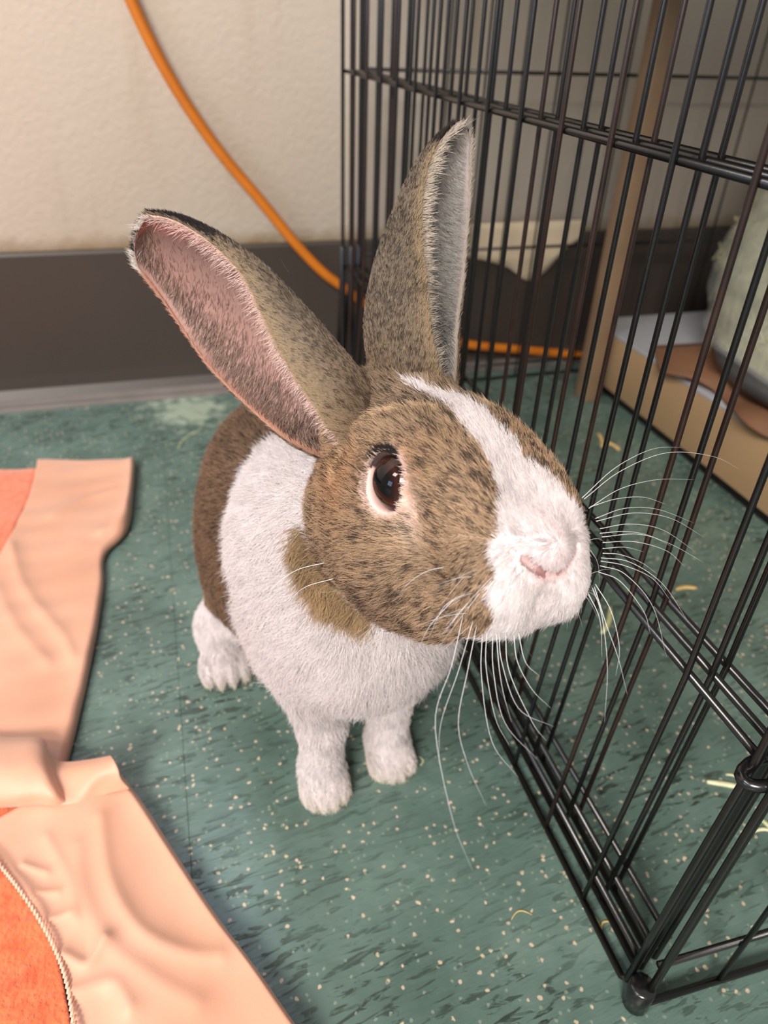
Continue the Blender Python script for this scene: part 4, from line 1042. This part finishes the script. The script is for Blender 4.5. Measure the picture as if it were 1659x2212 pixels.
# picture points of the hairs: root, middle, tip, each with its distance from the lens at root and tip
WR = [ # left bundle, hanging from the near pad
 ([(1042, 1370), (1040, 1460), (1062, 1600), (1120, 1680)], .207, .190), ([(1064, 1372), (1066, 1450), (1090, 1560), (1160, 1640)], .207, .192),
 ([(1078, 1368), (1084, 1430), (1120, 1530), (1196, 1570)], .206, .196), ([(1092, 1368), (1100, 1450), (1150, 1560), (1180, 1600)], .206, .196),
 ([(1000, 1330), (975, 1440), (940, 1560), (975, 1760), (1020, 1880)], .206, .172), ([(1022, 1340), (990, 1450), (953, 1560), (948, 1650)], .206, .184),
 ([(1030, 1350), (1010, 1450), (990, 1560), (1010, 1650), (1050, 1740)], .206, .178), ([(1072, 1365), (1078, 1440), (1088, 1500), (1105, 1560)], .206, .198),
 ([(1110, 1372), (1118, 1430), (1150, 1490), (1190, 1530)], .205, .198), ([(1120, 1368), (1135, 1430), (1165, 1460)], .205, .200),
 ([(1052, 1360), (1050, 1440), (1070, 1550), (1100, 1610)], .207, .195), ([(985, 1290), (930, 1350), (905, 1400)], .205, .196),
 ([(960, 1225), (920, 1235), (880, 1262), (862, 1290)], .205, .196), ([(1010, 1280), (960, 1310), (925, 1380)], .205, .196),
 # far pad, to the right
 ([(1257, 1076), (1330, 1010), (1410, 970), (1480, 966)], .222, .235), ([(1262, 1078), (1340, 1018), (1440, 978), (1540, 986), (1600, 1015)], .222, .245),
 ([(1272, 1098), (1340, 1056), (1420, 1036), (1500, 1036)], .222, .236), ([(1275, 1095), (1330, 1078), (1390, 1074), (1440, 1090)], .222, .232),
 ([(1286, 1120), (1350, 1098), (1420, 1100), (1500, 1130)], .221, .236), ([(1288, 1126), (1370, 1108), (1450, 1120), (1520, 1160)], .221, .236),
 ([(1296, 1142), (1360, 1132), (1430, 1144), (1500, 1190)], .220, .232), ([(1296, 1152), (1350, 1148), (1400, 1156), (1450, 1180)], .220, .230),
 ([(1300, 1160), (1380, 1154), (1450, 1176), (1520, 1215)], .220, .234), ([(1302, 1172), (1370, 1170), (1440, 1190), (1480, 1225)], .219, .230),
 ([(1302, 1185), (1350, 1182), (1390, 1192)], .219, .226), ([(1298, 1205), (1360, 1214), (1430, 1260), (1485, 1340)], .218, .222),
 ([(1298, 1212), (1350, 1222), (1410, 1250), (1450, 1300)], .218, .222), ([(1296, 1222), (1350, 1240), (1410, 1310), (1440, 1420)], .217, .216),
 ([(1292, 1235), (1340, 1256), (1390, 1320), (1405, 1370)], .217, .216), ([(1286, 1262), (1320, 1320), (1338, 1400), (1330, 1460)], .215, .208),
 ([(1280, 1270), (1300, 1330), (1312, 1440), (1306, 1560)], .215, .204), ([(1284, 1268), (1310, 1350), (1335, 1420), (1355, 1500)], .215, .208),
 ([(1270, 1280), (1296, 1340), (1300, 1420)], .214, .206), ([(1302, 1195), (1340, 1198), (1385, 1215), (1420, 1240)], .219, .226),
 # single fine hairs over the shoulder
 ([(700, 1216), (640, 1232), (590, 1270), (560, 1330)], .232, .236), ([(720, 1250), (660, 1268), (620, 1300)], .232, .236)]
DK = [([(1115, 1385), (1130, 1430), (1160, 1470)], .205, .203), ([(1128, 1380), (1150, 1420), (1195, 1455)], .205, .203), ([(1255, 1085), (1300, 1068), (1345, 1056)], .222, .228),
      ([(625, 590), (612, 570), (605, 556)], .262, .262)]
for lst, mt in ((WR, wm), (DK, wk)):
    for px_, d0, d1 in lst:
        m_ = len(px_); path = [at_depth(p, d0 + (d1 - d0) * i / (m_ - 1)) for i, p in enumerate(px_)]
        whisk(path, mt, .00010 if mt is wm else .00007)
rs2 = np.random.RandomState(12)
for s_ in (-1, 1):      # short hairs of both pads and the chin
    for k in range(16):
        a = np.array([rs2.uniform(38, 46), s_ * rs2.uniform(12, 20), rs2.uniform(-26, -6)]); dd = np.array([rs2.uniform(-.2, .3), s_ * rs2.uniform(.5, 1), rs2.uniform(-1, .1)])
        dd /= np.linalg.norm(dd); L_ = rs2.uniform(9, 20); path = [h2w(a), h2w(a + dd * L_ * .5), h2w(a + dd * L_ + np.array([-2, 0, -3]))]
        whisk(path, wm, .00007, 10)
# claws, mostly hidden in the fur
clm = plain('claw_horn', lin(206, 190, 168), .35)
for x0, y0, sx, sp_, ph in ((.0445, .2255, 4, .0056, .0078), (.0838, .2335, 4, .0056, .0078), (.002, .3150, 4, .0072, .0070), (.086, .3190, 4, .0072, .0070)):
    for k in range(4):
        cx_ = x0 + (k - 1.5) * sp_; yy = y0 + abs(k - 1.5) * .003
        o = mesh_obj('claw', *tube_geo([(cx_, yy + .003, .0050), (cx_, yy + .000, .0036), (cx_, yy - .0022, .0014)], [.0008, .0007, .0002], 8), clm); COLP(o, RB)
